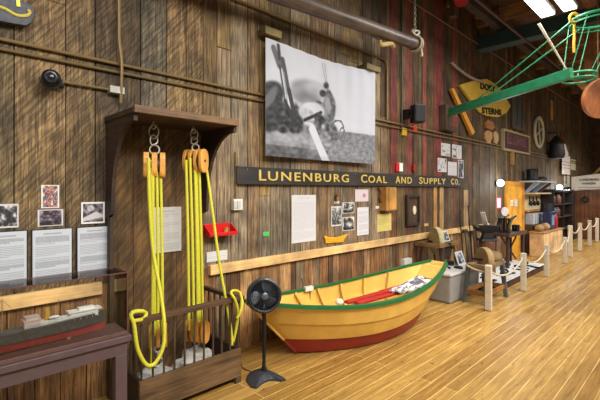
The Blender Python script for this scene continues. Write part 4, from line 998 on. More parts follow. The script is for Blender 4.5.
for x in (x0, x1):
    sx = -.05 if x == x0 else .05
    for y, sy in ((y0, -.03), (y1, .03)): obj('leg', B().bar((x, y+.02*(1 if sy < 0 else -1), tz-.03), (x+sx, y+sy, 0), .06, .06), M_gl, t, bevel=.004)
obj('stretcher', B().bar((x0-.03, y0-.01, .17), (x1+.05, y0-.01, .17), .03, .07).bar((x0-.03, y1, .17), (x1+.05, y1, .17), .03, .07).bar((x0-.04, y0, .17), (x0-.04, y1, .17), .03, .07).bar((x1+.04, y0, .17), (x1+.04, y1, .17), .03, .07), M_or, t, bevel=.004)
cw = Vector((x0+.30, -1.09, .64))
wheel(t, cw, (.8, -.6, 0), .195, .10, plain((150, 126, 84), .85, 0, .18, 12, .4))
obj('hood', B().lump((x1-.10, -1.12, .64), .19, .13, .11, .15, 5), plain((126, 102, 66), .8), t, True, label='tan leather-covered saddle beside the wheel')
obj('axle', B().cyl((cw.x-.05, y0-.03, .64), (cw.x-.05, y1+.03, .64), .015), M_iron, t)
# ================================================================ ROPE BARRIER
M_post = plain((206, 196, 176), .6, 0, .08, 10); M_brope = plain((196, 186, 164), .8, 0, .1, 60)
posts = [(6.02, -1.36, .65, .085, 'nearest white barrier post, in front of the tan grindstones'), (7.62, -1.35, .65, .085, 'second white barrier post, in front of the low white platform'),
         (9.2, -1.31, .64, .085, 'third white barrier post, near the far end of the low platform'), (11.2, -1.2, .62, .085, 'fourth white barrier post, just before the taller far posts'),
         (12.35, -1.07, .82, .10, 'first of the taller white posts, in front of the dark cabinet'), (13.75, -1.02, .80, .10, 'second taller white post, left of the plank door'),
         (15.2, -1.0, .80, .10, 'third taller white post, in front of the plank door'), (16.6, -.97, .80, .10, 'farthest white barrier post, at the right edge of the plank door')]
for x, y, h, w, lb in posts:
    t = thing('barrier_post', lb, 'post', (x, y, 0), 'white rope barrier posts')
    obj('post', B().rbox((x, y, h/2+.005), w, w, h-.01, .15), M_post, t, bevel=.006)
    obj('cap', B().rbox((x, y, h), w*.9, w*.9, .012, .15), M_post, t, bevel=.004)
for i, ((x0, y0, h0, w0, _), (x1, y1, h1, w1, _)) in enumerate(zip(posts, posts[1:])):
    a = Vector((x0+w0/2, y0, h0-.08)); b_ = Vector((x1-w1/2, y1, h1-.08)); pts = []
    for k in range(13):
        s = k/12; p = a.lerp(b_, s); p.z -= .16*4*s*(1-s); pts.append(p)
    tag(obj('barrier_rope', B().tube(pts, .014, 7), M_brope, smooth=True), 'pale rope sagging between the %s pair of barrier posts counted from the dory' % ('first', 'second', 'third', 'fourth', 'fifth', 'sixth', 'seventh')[i], 'rope', 'barrier ropes')
a = Vector((5.98, -1.36, .57)); pts = [a.lerp(Vector((6.20, -.965, .585)), s/8)-Vector((0, 0, .03*4*(s/8)*(1-s/8))) for s in range(9)]
tag(obj('barrier_rope', B().tube(pts, .013, 7), M_brope, smooth=True), 'short pale rope from the nearest white post to the trestle', 'rope', 'barrier ropes')
# rear low rope line in front of the far bench
rp = [(9.6, -.95, .7), (11.0, -.6, .62), (12.3, -.7, .7)]
# ================================================================ LOW PLATFORM WITH TOOLS, ANVIL, FORGE
t = thing('platform', 'low platform with white top and dark brown edge behind the ropes', 'platform', (8.5, -.65, 0))
obj('plinth', B().box(7.12, 9.9, -1.08, -.2, 0, .125), wood((72, 46, 32), 'x'), t)
obj('top_sheet', B().box(7.1, 9.92, -1.10, -.18, .125, .14), plain((214, 214, 216), .6, 0, .05), t, bevel=.004)
rnd = random.Random(4)
names = [('tongs', 'blacksmith tongs', 'tongs'), ('iron_hook', 'iron hook', 'hook'), ('chisel', 'iron chisel', 'chisel'), ('hammer', 'hammer', 'hammer')]
spots = [(7.35, -.95), (7.6, -.72), (7.75, -.98), (8.0, -.85), (8.25, -.95), (8.5, -.80), (8.75, -.97), (9.05, -.9), (9.3, -1.0), (9.6, -.85), (7.3, -.55), (9.05, -.6)]
ords = ['nearest', 'second', 'third', 'fourth', 'fifth', 'sixth', 'seventh', 'eighth', 'ninth', 'tenth', 'eleventh', 'farthest']
for i, (x, y) in enumerate(spots):
    nm, lb, ct = names[i % 4]; a = rnd.uniform(-1, 1)+.6; e = Vector((math.cos(a), math.sin(a), 0)); f = Vector((-e.y, e.x, 0)); c = Vector((x, y, .157))
    b = B()
    if i % 4 == 0:
        b.tube(smooth_path([c-e*.2+f*.04, c-e*.05+f*.02, c, c+e*.06-f*.03, c+e*.11-f*.01]), .012, 6); b.tube(smooth_path([c-e*.2-f*.04, c-e*.05-f*.02, c+Vector((0, 0, .01)), c+e*.06+f*.03, c+e*.11+f*.01]), .012, 6)
    elif i % 4 == 1: b.tube(smooth_path([c-e*.16, c+e*.02, c+e*.1+f*.03, c+e*.12+f*.09, c+e*.06+f*.12]), .016, 7)
    elif i % 4 == 2: b.tube([c-e*.14, c+e*.06], .014, 7); b.bar(c+e*.06, c+e*.15, .045, .014)
    else: b.tube([c-e*.16, c+e*.12], .012, 7); b.bar(c+e*.12-f*.06+Vector((0, 0, .008)), c+e*.12+f*.06+Vector((0, 0, .008)), .04, .04)
    tag(obj(nm, b, M_iron, smooth=True), '%s lying on the white platform, %s from the near end' % (lb, ords[i]), ct, 'iron tools on the platform')
# tall slender tools leaning on the wall behind the grindstone
for i, (px, z1) in enumerate(((461, 1.30), (469.5, 1.42), (466, .9), (474, .85), (477, .95))):
    p = W(px, 200, -.1); b = B(); b.tube([(p.x-.05, -.2, 0), (p.x, -.07, z1)], .012, 7)
    b.torus((p.x+.02, -.07, z1), (0, 1, 0), .035, .01, a0=-PI/2, a1=PI, seg=10) if i < 2 else b.rbox((p.x, -.08, z1), .16, .05, .07)
    tag(obj(('iron_rod', 'iron_rod', 'sledge_hammer', 'sledge_hammer', 'sledge_hammer')[i], b, M_iron if i < 2 else plain((56, 44, 36), .6), smooth=True), ['shorter hooked iron rod leaning on the wall above the pine rail', 'tallest hooked iron rod leaning on the wall above the pine rail', 'long hammer leaning on the wall, left of three', 'long hammer leaning on the wall, middle of three', 'long hammer leaning on the wall, right of three'][i], 'rod' if i < 2 else 'hammer')
# more odd ironware low against the wall between the stands
for i, px in enumerate((463, 470, 476)):
    p = W(px, 255, -.3); b = B().lathe([(.05, 0), (.11, .02), (.12, .14), (.09, .2), (.07, .2), (.08, .04), (0, .03)], (p.x, -.36, .0), (0, 0, 1), 16).torus((p.x, -.36, .24), (0, 1, 0), .09, .006, a0=0, a1=PI)
    b.bm.free(); 
px_s = W(487, 240, -.55)
t = thing('tree_stump', 'reddish brown log stump under the anvil', 'stump', (px_s.x, -.55, .141))
obj('trunk', B().lathe([(.16, .141), (.15, .3), (.145, .6), (.15, .74), (.14, .75), (0, .75)], (px_s.x, -.55, 0), (0, 0, 1), 20), wood((110, 72, 44), 'z', .8, .5), t, True)
t = thing('anvil', 'black horned anvil standing on the log stump', 'anvil', (px_s.x, -.55, .751))
e = Vector((math.cos(-.7), math.sin(-.7), 0)); f = Vector((-e.y, e.x, 0)); c = Vector((px_s.x, -.55, 0))
b = B()
def sec(z, l, w): return [c+e*a*l+f*q*w+Vector((0, 0, z)) for a, q in ((-1, -1), (1, -1), (1, 1), (-1, 1))]
b.hexa(sec(.751, .17, .12)+sec(.80, .15, .10)); b.hexa(sec(.80, .11, .07)+sec(.90, .08, .05)); b.hexa(sec(.90, .09, .05)+sec(.98, .17, .08)); b.hexa(sec(.98, .18, .08)+sec(1.06, .18, .08))
obj('body', b, plain((34, 32, 34), .45, .4), t, bevel=.006)
obj('horn', B().tube([c-e*.16+Vector((0, 0, 1.0)), c-e*.21+Vector((0, 0, 1.02)), c-e*.26+Vector((0, 0, 1.045)), c-e*.30+Vector((0, 0, 1.07))], .07, 12, .012), plain((40, 38, 40), .4, .5), t, True)
pa, pb = W(482.3, 213, -.5), W(489, 224, -.5)
t = thing('caption_paddle', 'white paddle-shaped caption card standing on the anvil', 'card', (px_s.x, -.52, 1.061))
obj('blade', B().bar(Vector((px_s.x+.02, -.52, 1.065)), Vector((px_s.x-.15, -.52, 1.32)), .02, .09, (0, 1, 0)), plain((230, 230, 228), .5), t, bevel=.008)
# forge table
fx = W(512, 235, -.55).x
t = thing('forge_table', 'dark iron work table on thick legs behind the rope barrier', 'table', (fx, -.6, .141))
M_fg = plain((72, 52, 44), .6, .1, .25)
X0, X1 = 8.72, 9.86; TZ = .84
obj('tabletop', B().box(X0, X1, -.75, -.40, TZ-.05, TZ), M_fg, t, bevel=.005)
obj('rim', B().box(X0, X1, -.77, -.75, TZ-.06, TZ+.02).box(X0, X1, -.40, -.38, TZ-.06, TZ+.02), plain((88, 66, 56), .5, .2), t)
for x in (X0+.1, X1-.1):
    for y in (-.70, -.45): obj('leg', B().box(x-.03, x+.03, y-.03, y+.03, .141, TZ-.05), M_fg, t, bevel=.004)
obj('brace', B().bar((X0+.1, -.60, .2), (X1-.1, -.60, TZ-.06), .02, .03).bar((X1-.1, -.57, .2), (X0+.1, -.57, TZ-.06), .02, .03), M_iron, t)
t = thing('iron_rack', 'black curved iron rack with upright bars on the work table', 'rack', (X0+.4, -.58, TZ+.001))
for k, (y, q) in enumerate(((-.46, ((497.5, 233), (498, 226), (500.5, 220), (504.5, 216.5), (508.5, 215))), (-.70, ((508, 234), (508.5, 227), (510.5, 221), (513, 217.5), (516, 216))))):
    q = [W(px, py, y) for px, py in q]; q[0].z = TZ+.02; obj('curved_arm', B().tube(smooth_path(q), .045, 10, .02), plain((24, 24, 26), .5, .3), t, True)
br2 = B(); a1, a2 = W(498.5, 235, -.46), W(510, 235, -.68)
for i in range(8):
    p = a1.lerp(a2, i/7); obj('upright_bar', B().cyl((p.x, p.y, TZ), (p.x, p.y, TZ+.30), .013, seg=6), M_iron, t)
obj('top_bar', B().bar((a1.x, a1.y, TZ+.3), (a2.x, a2.y, TZ+.3), .02, .03), M_iron, t)
t = thing('vise', 'dark bench vise at the far end of the work table', 'vise', (X1-.2, -.6, TZ))
obj('jaw', B().box(X1-.30, X1-.24, -.66, -.54, TZ, TZ+.14), M_iron, t, bevel=.006)
obj('jaw', B().box(X1-.20, X1-.14, -.66, -.54, TZ, TZ+.14), M_iron, t, bevel=.006)
obj('screw', B().cyl((X1-.36, -.6, TZ+.08), (X1-.04, -.6, TZ+.08), .02).cyl((X1-.06, -.66, TZ+.08), (X1-.06, -.54, TZ+.08), .01), M_iron, t, True)
p = W(504.7, 211.5, -.5); p.x = min(p.x, X1-.05); td = thing('caption_disc', 'round white caption disc on a thin stem above the work table', 'disc', (p.x, -.5, TZ+.001))
obj('disc', B().lathe([(.0, 0), (.10, 0), (.10, .01), (0, .01)], p, (-.5, -1, 0), 20), plain((226, 224, 228), .5), td, True)
obj('stem', B().cyl((p.x, -.495, TZ+.001), (p.x, -.495, p.z-.08), .01), M_iron, td)
note('framed_notice', 496, 501.3, 197, 209, lambda u, v: lin((180, 40, 60)) if u < .16 or u > .84 or v < .1 or v > .9 else (.62, .6, .72), 'white notice in a red frame left of the yellow door', 'notice', nx=14, nz=18)
# ================================================================ YELLOW DOOR, SHELF CORNER, LAMPS
x0, x1 = W(505.5, 0, -.03).x, W(523.5, 0, -.03).x
zt = W(514, 181.5, -.03).z
M_yd = wood((226, 168, 62), 'z', .45, .12, 1.0, bump=.1)
d1 = thing('door_1', '', 'door', ((x0+x1)/2, 0, 0)); d1['kind'] = 'structure'; del d1['label'], d1['category']
obj('door_leaf', B().box(x0+.12, x1-.12, -.04, -.006, 0, zt-.12), M_yd, d1)
obj('door_frame', B().box(x0, x0+.12, -.06, -.006, 0, zt).box(x1-.12, x1, -.06, -.006, 0, zt).box(x0+.12, x1-.12, -.06, -.006, zt-.12, zt), wood((206, 146, 48), 'z', .45, .15), d1)
note('notice', 510.3, 512.8, 200, 206, lambda u, v: (.66, .5, .42) if .3 < v < .6 else (.8, .74, .62), 'small left notice on the yellow door', 'notice', nx=4, nz=8, y=-.045)
note('notice', 514.3, 517.4, 199.5, 206.5, lambda u, v: (.74, .70, .64) if (v*5) % 1 > .4 else (.55, .5, .45), 'larger right notice on the yellow door', 'notice', nx=4, nz=10, y=-.045)
GLOW = lampmat((.62, .8, 1), 6)
for px, py, lb in ((500.5, 183, 'round white wall lamp left of the yellow door'), (559.5, 187.5, 'round white wall lamp above the dark cabinet')):
    p = W(px, py, -.11); t = thing('wall_lamp', lb, 'lamp', (p.x, 0, p.z))
    obj('bulb', B().ball(p, .085 if px < 520 else .10), GLOW, t, True)
    obj('socket', B().cyl((p.x, -.004, p.z), (p.x, -.05, p.z), .05, .05), M_iron, t, True)
    l = bpy.data.lights.new('wall_lamp_light', 'POINT'); l.energy = 26; l.color = (.85, .92, 1); l.shadow_soft_size = .1
    lo = bpy.data.objects.new('wall_lamp_light', l); C.objects.link(lo); lo.location = (p.x, -.42, p.z)
M_cr = plain((190, 176, 144), .6)
SX0, SX1 = W(524.5, 0, -.05).x, 13.5
z_t = W(538, 181, -.3).z; z_m = W(538, 193, -.2).z; z_b = W(538, 209, -.05).z; zf = W(532, 224, -.15).z
t = thing('shelf_unit', 'cream wall shelf with slanted brackets right of the yellow door', 'shelf', ((SX0+SX1)/2, 0, 0))
obj('top_shelf', B().box(SX0-.3, SX1+.1, -.45, -.004, z_t-.04, z_t), plain((176, 180, 182), .5), t)
obj('middle_shelf', B().box(SX0, SX1+.2, -.32, -.004, z_m-.03, z_m+.01), M_cr, t)
for k, x in enumerate((SX0+.05, SX0+.75, SX0+1.2)):
    obj('bracket', B().prism([(x, -.01, z_m+.01), (x, -.10, z_m+.01), (x, -.42, z_t-.05), (x, -.25, z_t-.05)], (.10, 0, 0)), plain((150, 170, 205) if k < 2 else (90, 60, 46), .5), t)
obj('tool_board', B().box(SX0, SX1+.2, -.03, -.004, z_b, z_m-.03), M_cr, t)
obj('base_ledge', B().box(SX0, SX1-.1, -.1, -.004, z_b-.05, z_b), wood((170, 110, 46), 'x'), t)
obj('file_shelf', B().box(SX0, SX1-.2, -.25, -.004, zf-.04, zf), wood((70, 50, 36), 'x'), t)
for x in (SX0, SX1-.24): obj('side_panel', B().box(x, x+.04, -.24, -.004, 0, zf-.04), wood((60, 44, 32), 'z'), t)
obj('back_board', B().box(SX0+.04, SX1-.24, -.03, -.008, 0, zf-.04), wood((48, 38, 30), 'z'), t)
ords4 = ('leftmost', 'second from left', 'third from left', 'rightmost')
for k, px in enumerate((530.5, 534, 537.5)):
    p = W(px, 198, -.07); b = B().cyl((p.x, -.05, p.z+.05), (p.x, -.05, p.z-.1), .015, seg=8).ball((p.x, -.085, p.z-.15), .05, 1.5, 10)
    tag(obj('hanging_ladle', b, M_iron, smooth=True), 'dark round tool hanging on the cream board, %s of three' % ('leftmost', 'middle', 'rightmost')[k], 'tool', 'tools hung on the cream board')
q = W(532.5, 178, -.22); b = B().lathe([(.22, 0), (.22, .03), (.15, .05), (.14, .22), (.16, .30), (.11, .33), (0, .33)], (q.x, -.22, z_t+.001), (0, 0, 1), 20)
tag(obj('black_pot', b, M_black, smooth=True), 'large black pot on top of the cream wall shelf', 'pot')
b = B().lump((q.x+.85, -.22, z_t+.06), .35, .13, .07, .4, 8); tag(obj('dark_bundle', b, M_iron, smooth=True), 'dark low bundle on the right of the top shelf', 'bundle')
for k in range(4):
    x = SX0+.12+k*.24
    tag(obj('file_box', B().box(x, x+.17, -.24, -.035, zf, z_b-.09), plain((176, 182, 190), .5), bevel=.006), 'tall pale file box under the cream shelf, %s of four' % ords4[k], 'file box', 'pale file boxes')
# dark cabinet
cx0, cx1 = 13.75, 16.2
t = thing('dark_cabinet', 'tall dark shelved cabinet left of the plank door', 'cabinet', (15, -.2, 0))
zc = W(560, 191, -.37).z; M_cab = wood((44, 32, 28), 'z', .55, .3)
obj('carcass', B().box(cx0, cx0+.05, -.37, -.01, 0, zc).box(cx1-.05, cx1, -.37, -.01, 0, zc).box(14.95, 15.0, -.37, -.04, 0, zc).box(cx0+.05, cx1-.05, -.04, -.01, 0, zc).box(cx0, cx1, -.4, -.01, zc, zc+.05), M_cab, t)
for k in range(5):
    z = .08+k*(zc-.12)/4; obj('shelf', B().box(cx0+.05, 14.95, -.36, -.04, z, z+.04).box(15.0, cx1-.05, -.36, -.04, z, z+.04), M_cab, t)
for k, (dx, z, c) in enumerate(((.2, 1, (90, 60, 40)), (.6, 2, (60, 62, 70)), (1.0, 3, (110, 70, 40)), (.35, 3, (50, 52, 56)), (.9, 2, (90, 40, 34)))):
    zz = .12+z*(zc-.12)/4; tag(obj('storage_jar', B().lathe([(.10, 0), (.12, .05), (.12, .2), (.07, .27), (.07, .3), (0, .3)], (cx0+.1+dx, -.2, zz+.001), (0, 0, 1), 14), plain(c, .5), smooth=True), '%s jar on a shelf of the dark cabinet' % ('brown low', 'grey middle', 'tan upper right', 'dark upper left', 'maroon middle right')[k], 'jar')
# pale chest in front of the shelves
bx0_, bx1_, by0_, by1_ = 11.75, 13.65, -.62, -.28; zt_ = .62
t = thing('pale_chest', 'long pale wooden chest standing behind the fourth barrier post', 'chest', (12.7, -.45, 0))
obj('body', B().box(bx0_, bx1_, by0_, by1_, .0, zt_), wood((216, 184, 140), 'z', .6, .2), t, bevel=.01)
obj('lid', B().box(bx0_-.03, bx1_+.03, by0_-.03, by1_+.02, zt_, zt_+.03), wood((168, 130, 84), 'x'), t, bevel=.005)
zt_ += .031
for k in range(3):
    tag(obj('wooden_float', B().lump((bx0_+.2+.30*k, -.46, zt_+.09), .12, .11, .10, .15, k), plain([(150, 124, 84), (134, 92, 50), (164, 140, 100)][k], .7), smooth=True), 'rounded wooden float on the pale chest, %s of three' % ('leftmost', 'middle', 'rightmost')[k], 'float', 'wooden floats on the chest')
t = thing('blue_machine', 'dark blue machine on the pale chest beside the red can', 'machine', (12.9, -.45, zt_))
obj('body', B().box(12.68, 13.12, -.56, -.34, zt_, zt_+.5), plain((38, 52, 90), .45, .2, .3, 6), t, bevel=.03)
obj('top_cylinder', B().cyl((12.85, -.45, zt_+.5), (12.85, -.45, zt_+.72), .1), plain((40, 46, 62), .45, .2), t, True)
obj('side_panel', B().box(12.72, 12.95, -.575, -.56, zt_+.12, zt_+.4), plain((120, 140, 170), .4), t)
t = thing('fuel_can', 'red can on the pale chest right of the dark blue machine', 'can', (13.33, -.46, zt_))
obj('body', B().lathe([(.10, 0), (.11, .02), (.11, .32), (.08, .38), (.03, .40), (.03, .44), (0, .44)], (13.33, -.46, zt_), (0, 0, 1), 18), plain((170, 24, 32), .4), t, True)
obj('handle', B().torus((13.33, -.46, zt_+.43), (0, 1, 0), .07, .012, a0=0, a1=PI), M_redp, t, True)
# ================================================================ HIGH WALL THINGS, RIGHT
# green iron hoist
GR = plain((40, 130, 88), .45, .1, .2, 10); 
b0 = W(448.5, 112.5, -.12); ge = F(572, 72, 3.37+0) if False else None
r = ray(572, 73); tt = (3.37-H)/r.z; b1 = Vector((r.x*tt, -D+r.y*tt, 3.37))
r = ray(447, 112); 
t = thing('iron_hoist', 'green iron hoist arm with hoops projecting from the plank wall', 'hoist', (b0.x, 0, b0.z))
b0.z = b0.z
obj('beam', B().bar(b0, b1, .08, .145), GR, t, bevel=.006)
x0 = b0.x
obj('wall_bracket', B().box(x0-.14, x0+.02, -.14, -.004, b0.z-.34, b0.z+.14).box(x0-.14, x0+.38, -.12, -.004, b0.z-.34, b0.z-.24), wood((74, 58, 40), 'z'), t, bevel=.01)
dirb = (b1-b0).normalized(); nb = Vector((-dirb.y, dirb.x, 0))
# lower hoop at the beam end
r = ray(579, 75); tt = (3.40-H)/r.z; hc = Vector((r.x*tt, -D+r.y*tt, 3.40))
hp = B(); hp.torus(hc, (0, 0, 1), .2, .02, 28, 8); hp.torus(hc+Vector((0, 0, -.07)), (0, 0, 1), .2, .016, 28, 8)
obj('lower_hoop', hp, GR, t, True)
r = ray(590, 20); tt = (hc.length*0+1); 
hz = (190-19)*((hc-Vector((0, -D, H))).dot(Vector((cs, sn, 0)))/FL)+H
uc = Vector((hc.x, hc.y, hz))+Vector((sn, -cs, 0))*.27
obj('upper_hoop', B().torus(uc, (0, 0, 1), .34, .022, 28, 8).torus(uc+Vector((0, 0, -.06)), (0, 0, 1), .34, .012, 28, 8), GR, t, True)
st = B()
for k in range(5):
    a = k*2*PI/5+.3; st.tube([hc+Vector((.2*math.cos(a), .2*math.sin(a), 0)), uc+Vector((.34*math.cos(a+.15), .34*math.sin(a+.15), 0))], .0075, 6)
obj('hoop_stay', st, GR, t, True)
a0 = b0.lerp(b1, .38)+Vector((0, 0, .10)); 
e1 = uc+Vector((-.25, .23, .0))
def cable(p, q, r=.011): return B().tube([p, q], r, 6)
cb_ = B(); ns = [b0.lerp(b1, .30)+Vector((0, 0, .07)), b0.lerp(b1, .42)+Vector((0, 0, .07))]
cb_.tube([ns[0], e1], .011, 6); cb_.tube([ns[1], e1+Vector((.05, -.05, -.15))], .011, 6)
obj('stay_cable', cb_, GR, t, True)
pd = B(); q = uc+Vector((-.24, .24, .02)); pd.torus(q, (1, 1, 0), .06, .022, 14, 7); pd.tube(smooth_path([q, q+Vector((.02, 0, -.2)), q+Vector((-.01, 0, -.4)), q+Vector((.0, 0, -.5))]), .018, 7)
tag(obj('rope_loop', pd, plain((200, 160, 50), .8), smooth=True), 'yellow rope looped round the upper green hoop', 'rope')
sr = B()
for dx in (0, .03):
    sr.tube([P for P in (hc+Vector((-.12+dx, .1, .02)), hc+Vector((-.12+dx, .1, .02))+Vector((sn, -cs, 0))*(-.42-dx)+Vector((0, 0, .72)))], .012, 6)
tag(obj('white_rope', sr, plain((200, 190, 170), .8), smooth=True), 'pale doubled rope slanting up from the hoist end', 'rope')
# chain/rope from wall to stern board
cr = B(); a_, b__ = W(452, 63, -.08), W(483, 82, -.13); 
for k in range(34):
    p = a_.lerp(b__, k/33); p.z -= .06*math.sin(PI*k/33); cr.torus(p, (0, 1, 0) if k % 2 else (0, 0, 1), .024, .008, 10, 5, sx=1.3)
tag(obj('pale_chain', cr, plain((176, 160, 140), .6), smooth=True), 'pale chain slanting down to the yellow stern board', 'chain')
# yellow dory stern board
t = thing('stern_board', 'yellow boat transom sign lettered DORY STERNS high on the wall', 'sign', W(490, 117, 0))
sb_ = obj('board', wprism([(460, 85), (466, 83), (476, 80), (487, 78.8), (494, 83), (501, 89.5), (511, 106), (507, 112.5), (499, 116.8), (489, 115.8), (481, 112), (472, 101)], -.08, .06), plain((206, 172, 66), .5, 0, .12), t, bevel=.006)
def wall_text(txt, px0, px1, py0, py1, y, mat, t, rise=0, offset=.02):
    a_, b__ = W(px0, py1, y), W(px1, py1+rise, y); h = W(px0, py0, y).z-a_.z; ux = (b__-a_); uz = Vector((-ux.z, 0, ux.x)).normalized()
    text_on('lettering', txt, a_, ux, uz, ux.length, h, .01, mat, t, offset, 1.05)
wall_text('DORY', 480.5, 495.5, 82.5, 89, -.085, M_black, sb_, 3.4, .04)
wall_text('STERNS', 482, 501.5, 107, 113.5, -.085, M_black, sb_, 2.0, .04)
t0 = wprism([(451.5, 89), (454, 88), (475, 132), (472.5, 135)], -.1, .06)
tag(obj('leaning_board', t0, plain((214, 150, 56), .5)), 'narrow orange board slanting under the green hoist arm', 'board')
for k, (pp, c) in enumerate((([(485, 122.5), (488.5, 119.5), (493, 122), (495.5, 127.5), (492.5, 130), (486.5, 127.5)], (160, 108, 58)), ([(485.5, 132), (488.5, 130), (492.3, 132.5), (492.5, 138), (490.5, 143.5), (487.5, 142.5), (485, 138)], (182, 140, 90)), ([(494, 132.5), (496, 131), (498.3, 134), (498.8, 140), (497, 143.8), (494.5, 142)], (186, 156, 112)))):
    tag(obj('wooden_pattern', wprism(pp, -.05, .045), wood(c, 'z', .6, .2), bevel=.006), 'shaped wooden pattern below the stern board, %s' % ('topmost', 'lower left', 'lower right')[k], 'pattern')
# high window
x0, x1 = W(511.5, 0, -.03).x, W(523, 0, -.03).x; z1, z0 = W(517, 92, 0).z, W(517, 130.5, 0).z
w1 = bpy.data.objects.new('window_1', None); C.objects.link(w1); w1.location = (x0, 0, z0); WL[w1.name] = Vector((x0, 0, z0)); w1['kind'] = 'structure'
obj('window_frame', B().box(x0, x0+.1, -.05, -.006, z0, z1).box(x1-.1, x1, -.05, -.006, z0, z1).box(x0+.1, x1-.1, -.05, -.006, z0, z0+.1).box(x0+.1, x1-.1, -.05, -.006, z1-.1, z1).box((x0+x1)/2-.03, (x0+x1)/2+.03, -.04, -.006, z0+.1, z1-.1), wood((76, 58, 40), 'z'), w1)
obj('pane', B().box(x0+.1, (x0+x1)/2-.03, -.02, -.008, z0+.1, z1-.1).box((x0+x1)/2+.03, x1-.1, -.02, -.008, z0+.1, z1-.1), plain((78, 92, 98), .25), w1)
# maroon sign
a_, b__ = W(503.8, 138, -.06), W(529, 145.5, -.06)
t = thing('maroon_sign', 'maroon framed sign with faded pale letters high on the wall', 'sign', ((a_.x+b__.x)/2, 0, 2.9))
z1, z0 = W(516, 134, -.06).z, W(516, 150.5, -.06).z
mp_ = obj('panel', B().box(a_.x, b__.x, -.05, -.006, z0, z1), plain((74, 38, 42), .6), t)
fw = .045
obj('frame', B().box(a_.x-fw, a_.x, -.08, -.006, z0-fw, z1+fw).box(b__.x, b__.x+fw, -.08, -.006, z0-fw, z1+fw).box(a_.x, b__.x, -.08, -.006, z0-fw, z0).box(a_.x, b__.x, -.08, -.006, z1, z1+fw), plain((158, 138, 100), .6), t)
text_on('lettering', 'E.L. LOHNES', (a_.x+.25, -.056, z0+.14), (1, 0, 0), (0, 0, 1), b__.x-a_.x-.5, .26, .008, plain((112, 78, 80), .6), mp_, .01)
# oval hoop (wooden ring with a bar)
c = W(539, 132, -.06); b = B(); pts = []
for k in range(28):
    a = 2*PI*k/28; pts.append((c.x+.42*math.cos(a), -.056, c.z+.44*math.sin(a)))
b.tube(pts, .045, 8, closed=True); b.tube([(c.x-.05, -.06, c.z+.42), (c.x+.1, -.06, c.z-.42)], .02, 6); b.tube([(c.x-.2, -.06, c.z-.1), (c.x+.3, -.06, c.z+.15)], .03, 6)
tag(obj('wheel_rim', b, plain((176, 168, 142), .6), smooth=True), 'pale round rim hung on the wall right of the maroon sign', 'rim')
wbox('cover_strip', 550.5, 552.6, 100.5, 120, .03, wood((190, 140, 60), 'z'), 'narrow yellow wooden strip high on the far wall', 'strip')
tag(obj('orange_cover', B().box(W(512, 0, -.05).x, W(514, 0, -.05).x, -.06, -.004, W(513, 165, 0).z, W(513, 151, 0).z), wood((150, 110, 50), 'z')), 'small yellow wooden strip above the yellow door', 'strip')
# hanging lantern, bundle, cloth notices
p = W(556.5, 145, -.25); t = thing('hanging_lantern', 'dark lantern hanging high on the far wall', 'lantern', (p.x, -.25, p.z-.3))
obj('body', B().lathe([(.0, -.45), (.2, -.42), (.24, -.3), (.2, 0), (.24, .05), (.12, .2), (.05, .28), (0, .3)], p, (0, 0, 1), 14), M_black, t, True)
obj('hook_arm', B().tube([(p.x, -.004, p.z+.4), (p.x, -.25, p.z+.4), (p.x, -.25, p.z+.28)], .02, 6), M_iron, t)
pp = [(561, 133), (563, 134), (563, 150), (561.5, 156), (560, 150)]
tag(obj('red_pennant', wprism(pp, -.03, .02), plain((110, 46, 44), .7)), 'dark red strip hanging beside the lantern', 'cloth')
tag(obj('white_cloth', wprism([(563.5, 143), (565.5, 144), (568.5, 154), (567.5, 157), (563.5, 155)], -.14, .03), plain((206, 196, 186), .8)), 'white cloth hanging above the hanging text notice', 'cloth')
def txn(u, v): return (.2, .15, .14) if .62 < v < .66 or (.45 < v < .55 and (u*7) % 1 > .4) or (.3 < v < .38 and (u*6) % 1 > .5) else (.62, .54, .48)
note('hanging_notice', 562, 570, 155.5, 174.5, txn, 'hanging cream notice with a red edge above the far lamp', 'notice', nx=20, nz=30, y=-.1)
note('notice', 570.5, 575.5, 159.5, 170, lambda u, v: (.5, .45, .3), 'pale yellow notice on the wall just right of the hanging notice', 'notice', nx=4, nz=4)
note('notice', 564, 569.5, 175.5, 187, lambda u, v: (.12, .11, .10) if .2 < u < .5 and v > .3 else (.42, .4, .33), 'small framed notice right of the far wall lamp', 'notice', nx=8, nz=10)
# plank door partition and its sign
PX = 17.2
ya, yb = X(572, 0, PX).y, X(606, 0, PX).y
zt = X(585, 188, PX).z
t = bpy.data.objects.new('door_2', None); C.objects.link(t); t.location = (PX, ya, 0); WL[t.name] = Vector((PX, ya, 0)); t['kind'] = 'structure'
db = B(); n_ = 8
for k in range(n_):
    y0_ = ya+(yb-ya)*k/n_; y1_ = ya+(yb-ya)*(k+1)/n_; db.box(PX, PX+.05, min(y0_, y1_)+.004, max(y0_, y1_)-.004, 0, zt)
dl_ = obj('door_leaf', db, wood((116, 72, 42), 'z', .6, .35), t)
obj('door_frame', B().box(PX-.02, PX+.08, ya, ya+.12, 0, zt+.05).box(PX-.02, PX+.06, yb, ya, zt, zt+.06), wood((60, 42, 30), 'z'), t)
q = X(585.5, 199.5, PX); obj('door_handle', B().torus((PX-.03, q.y, q.z), (1, 0, 0), .09, .03, 14, 6), M_iron, dl_, True)
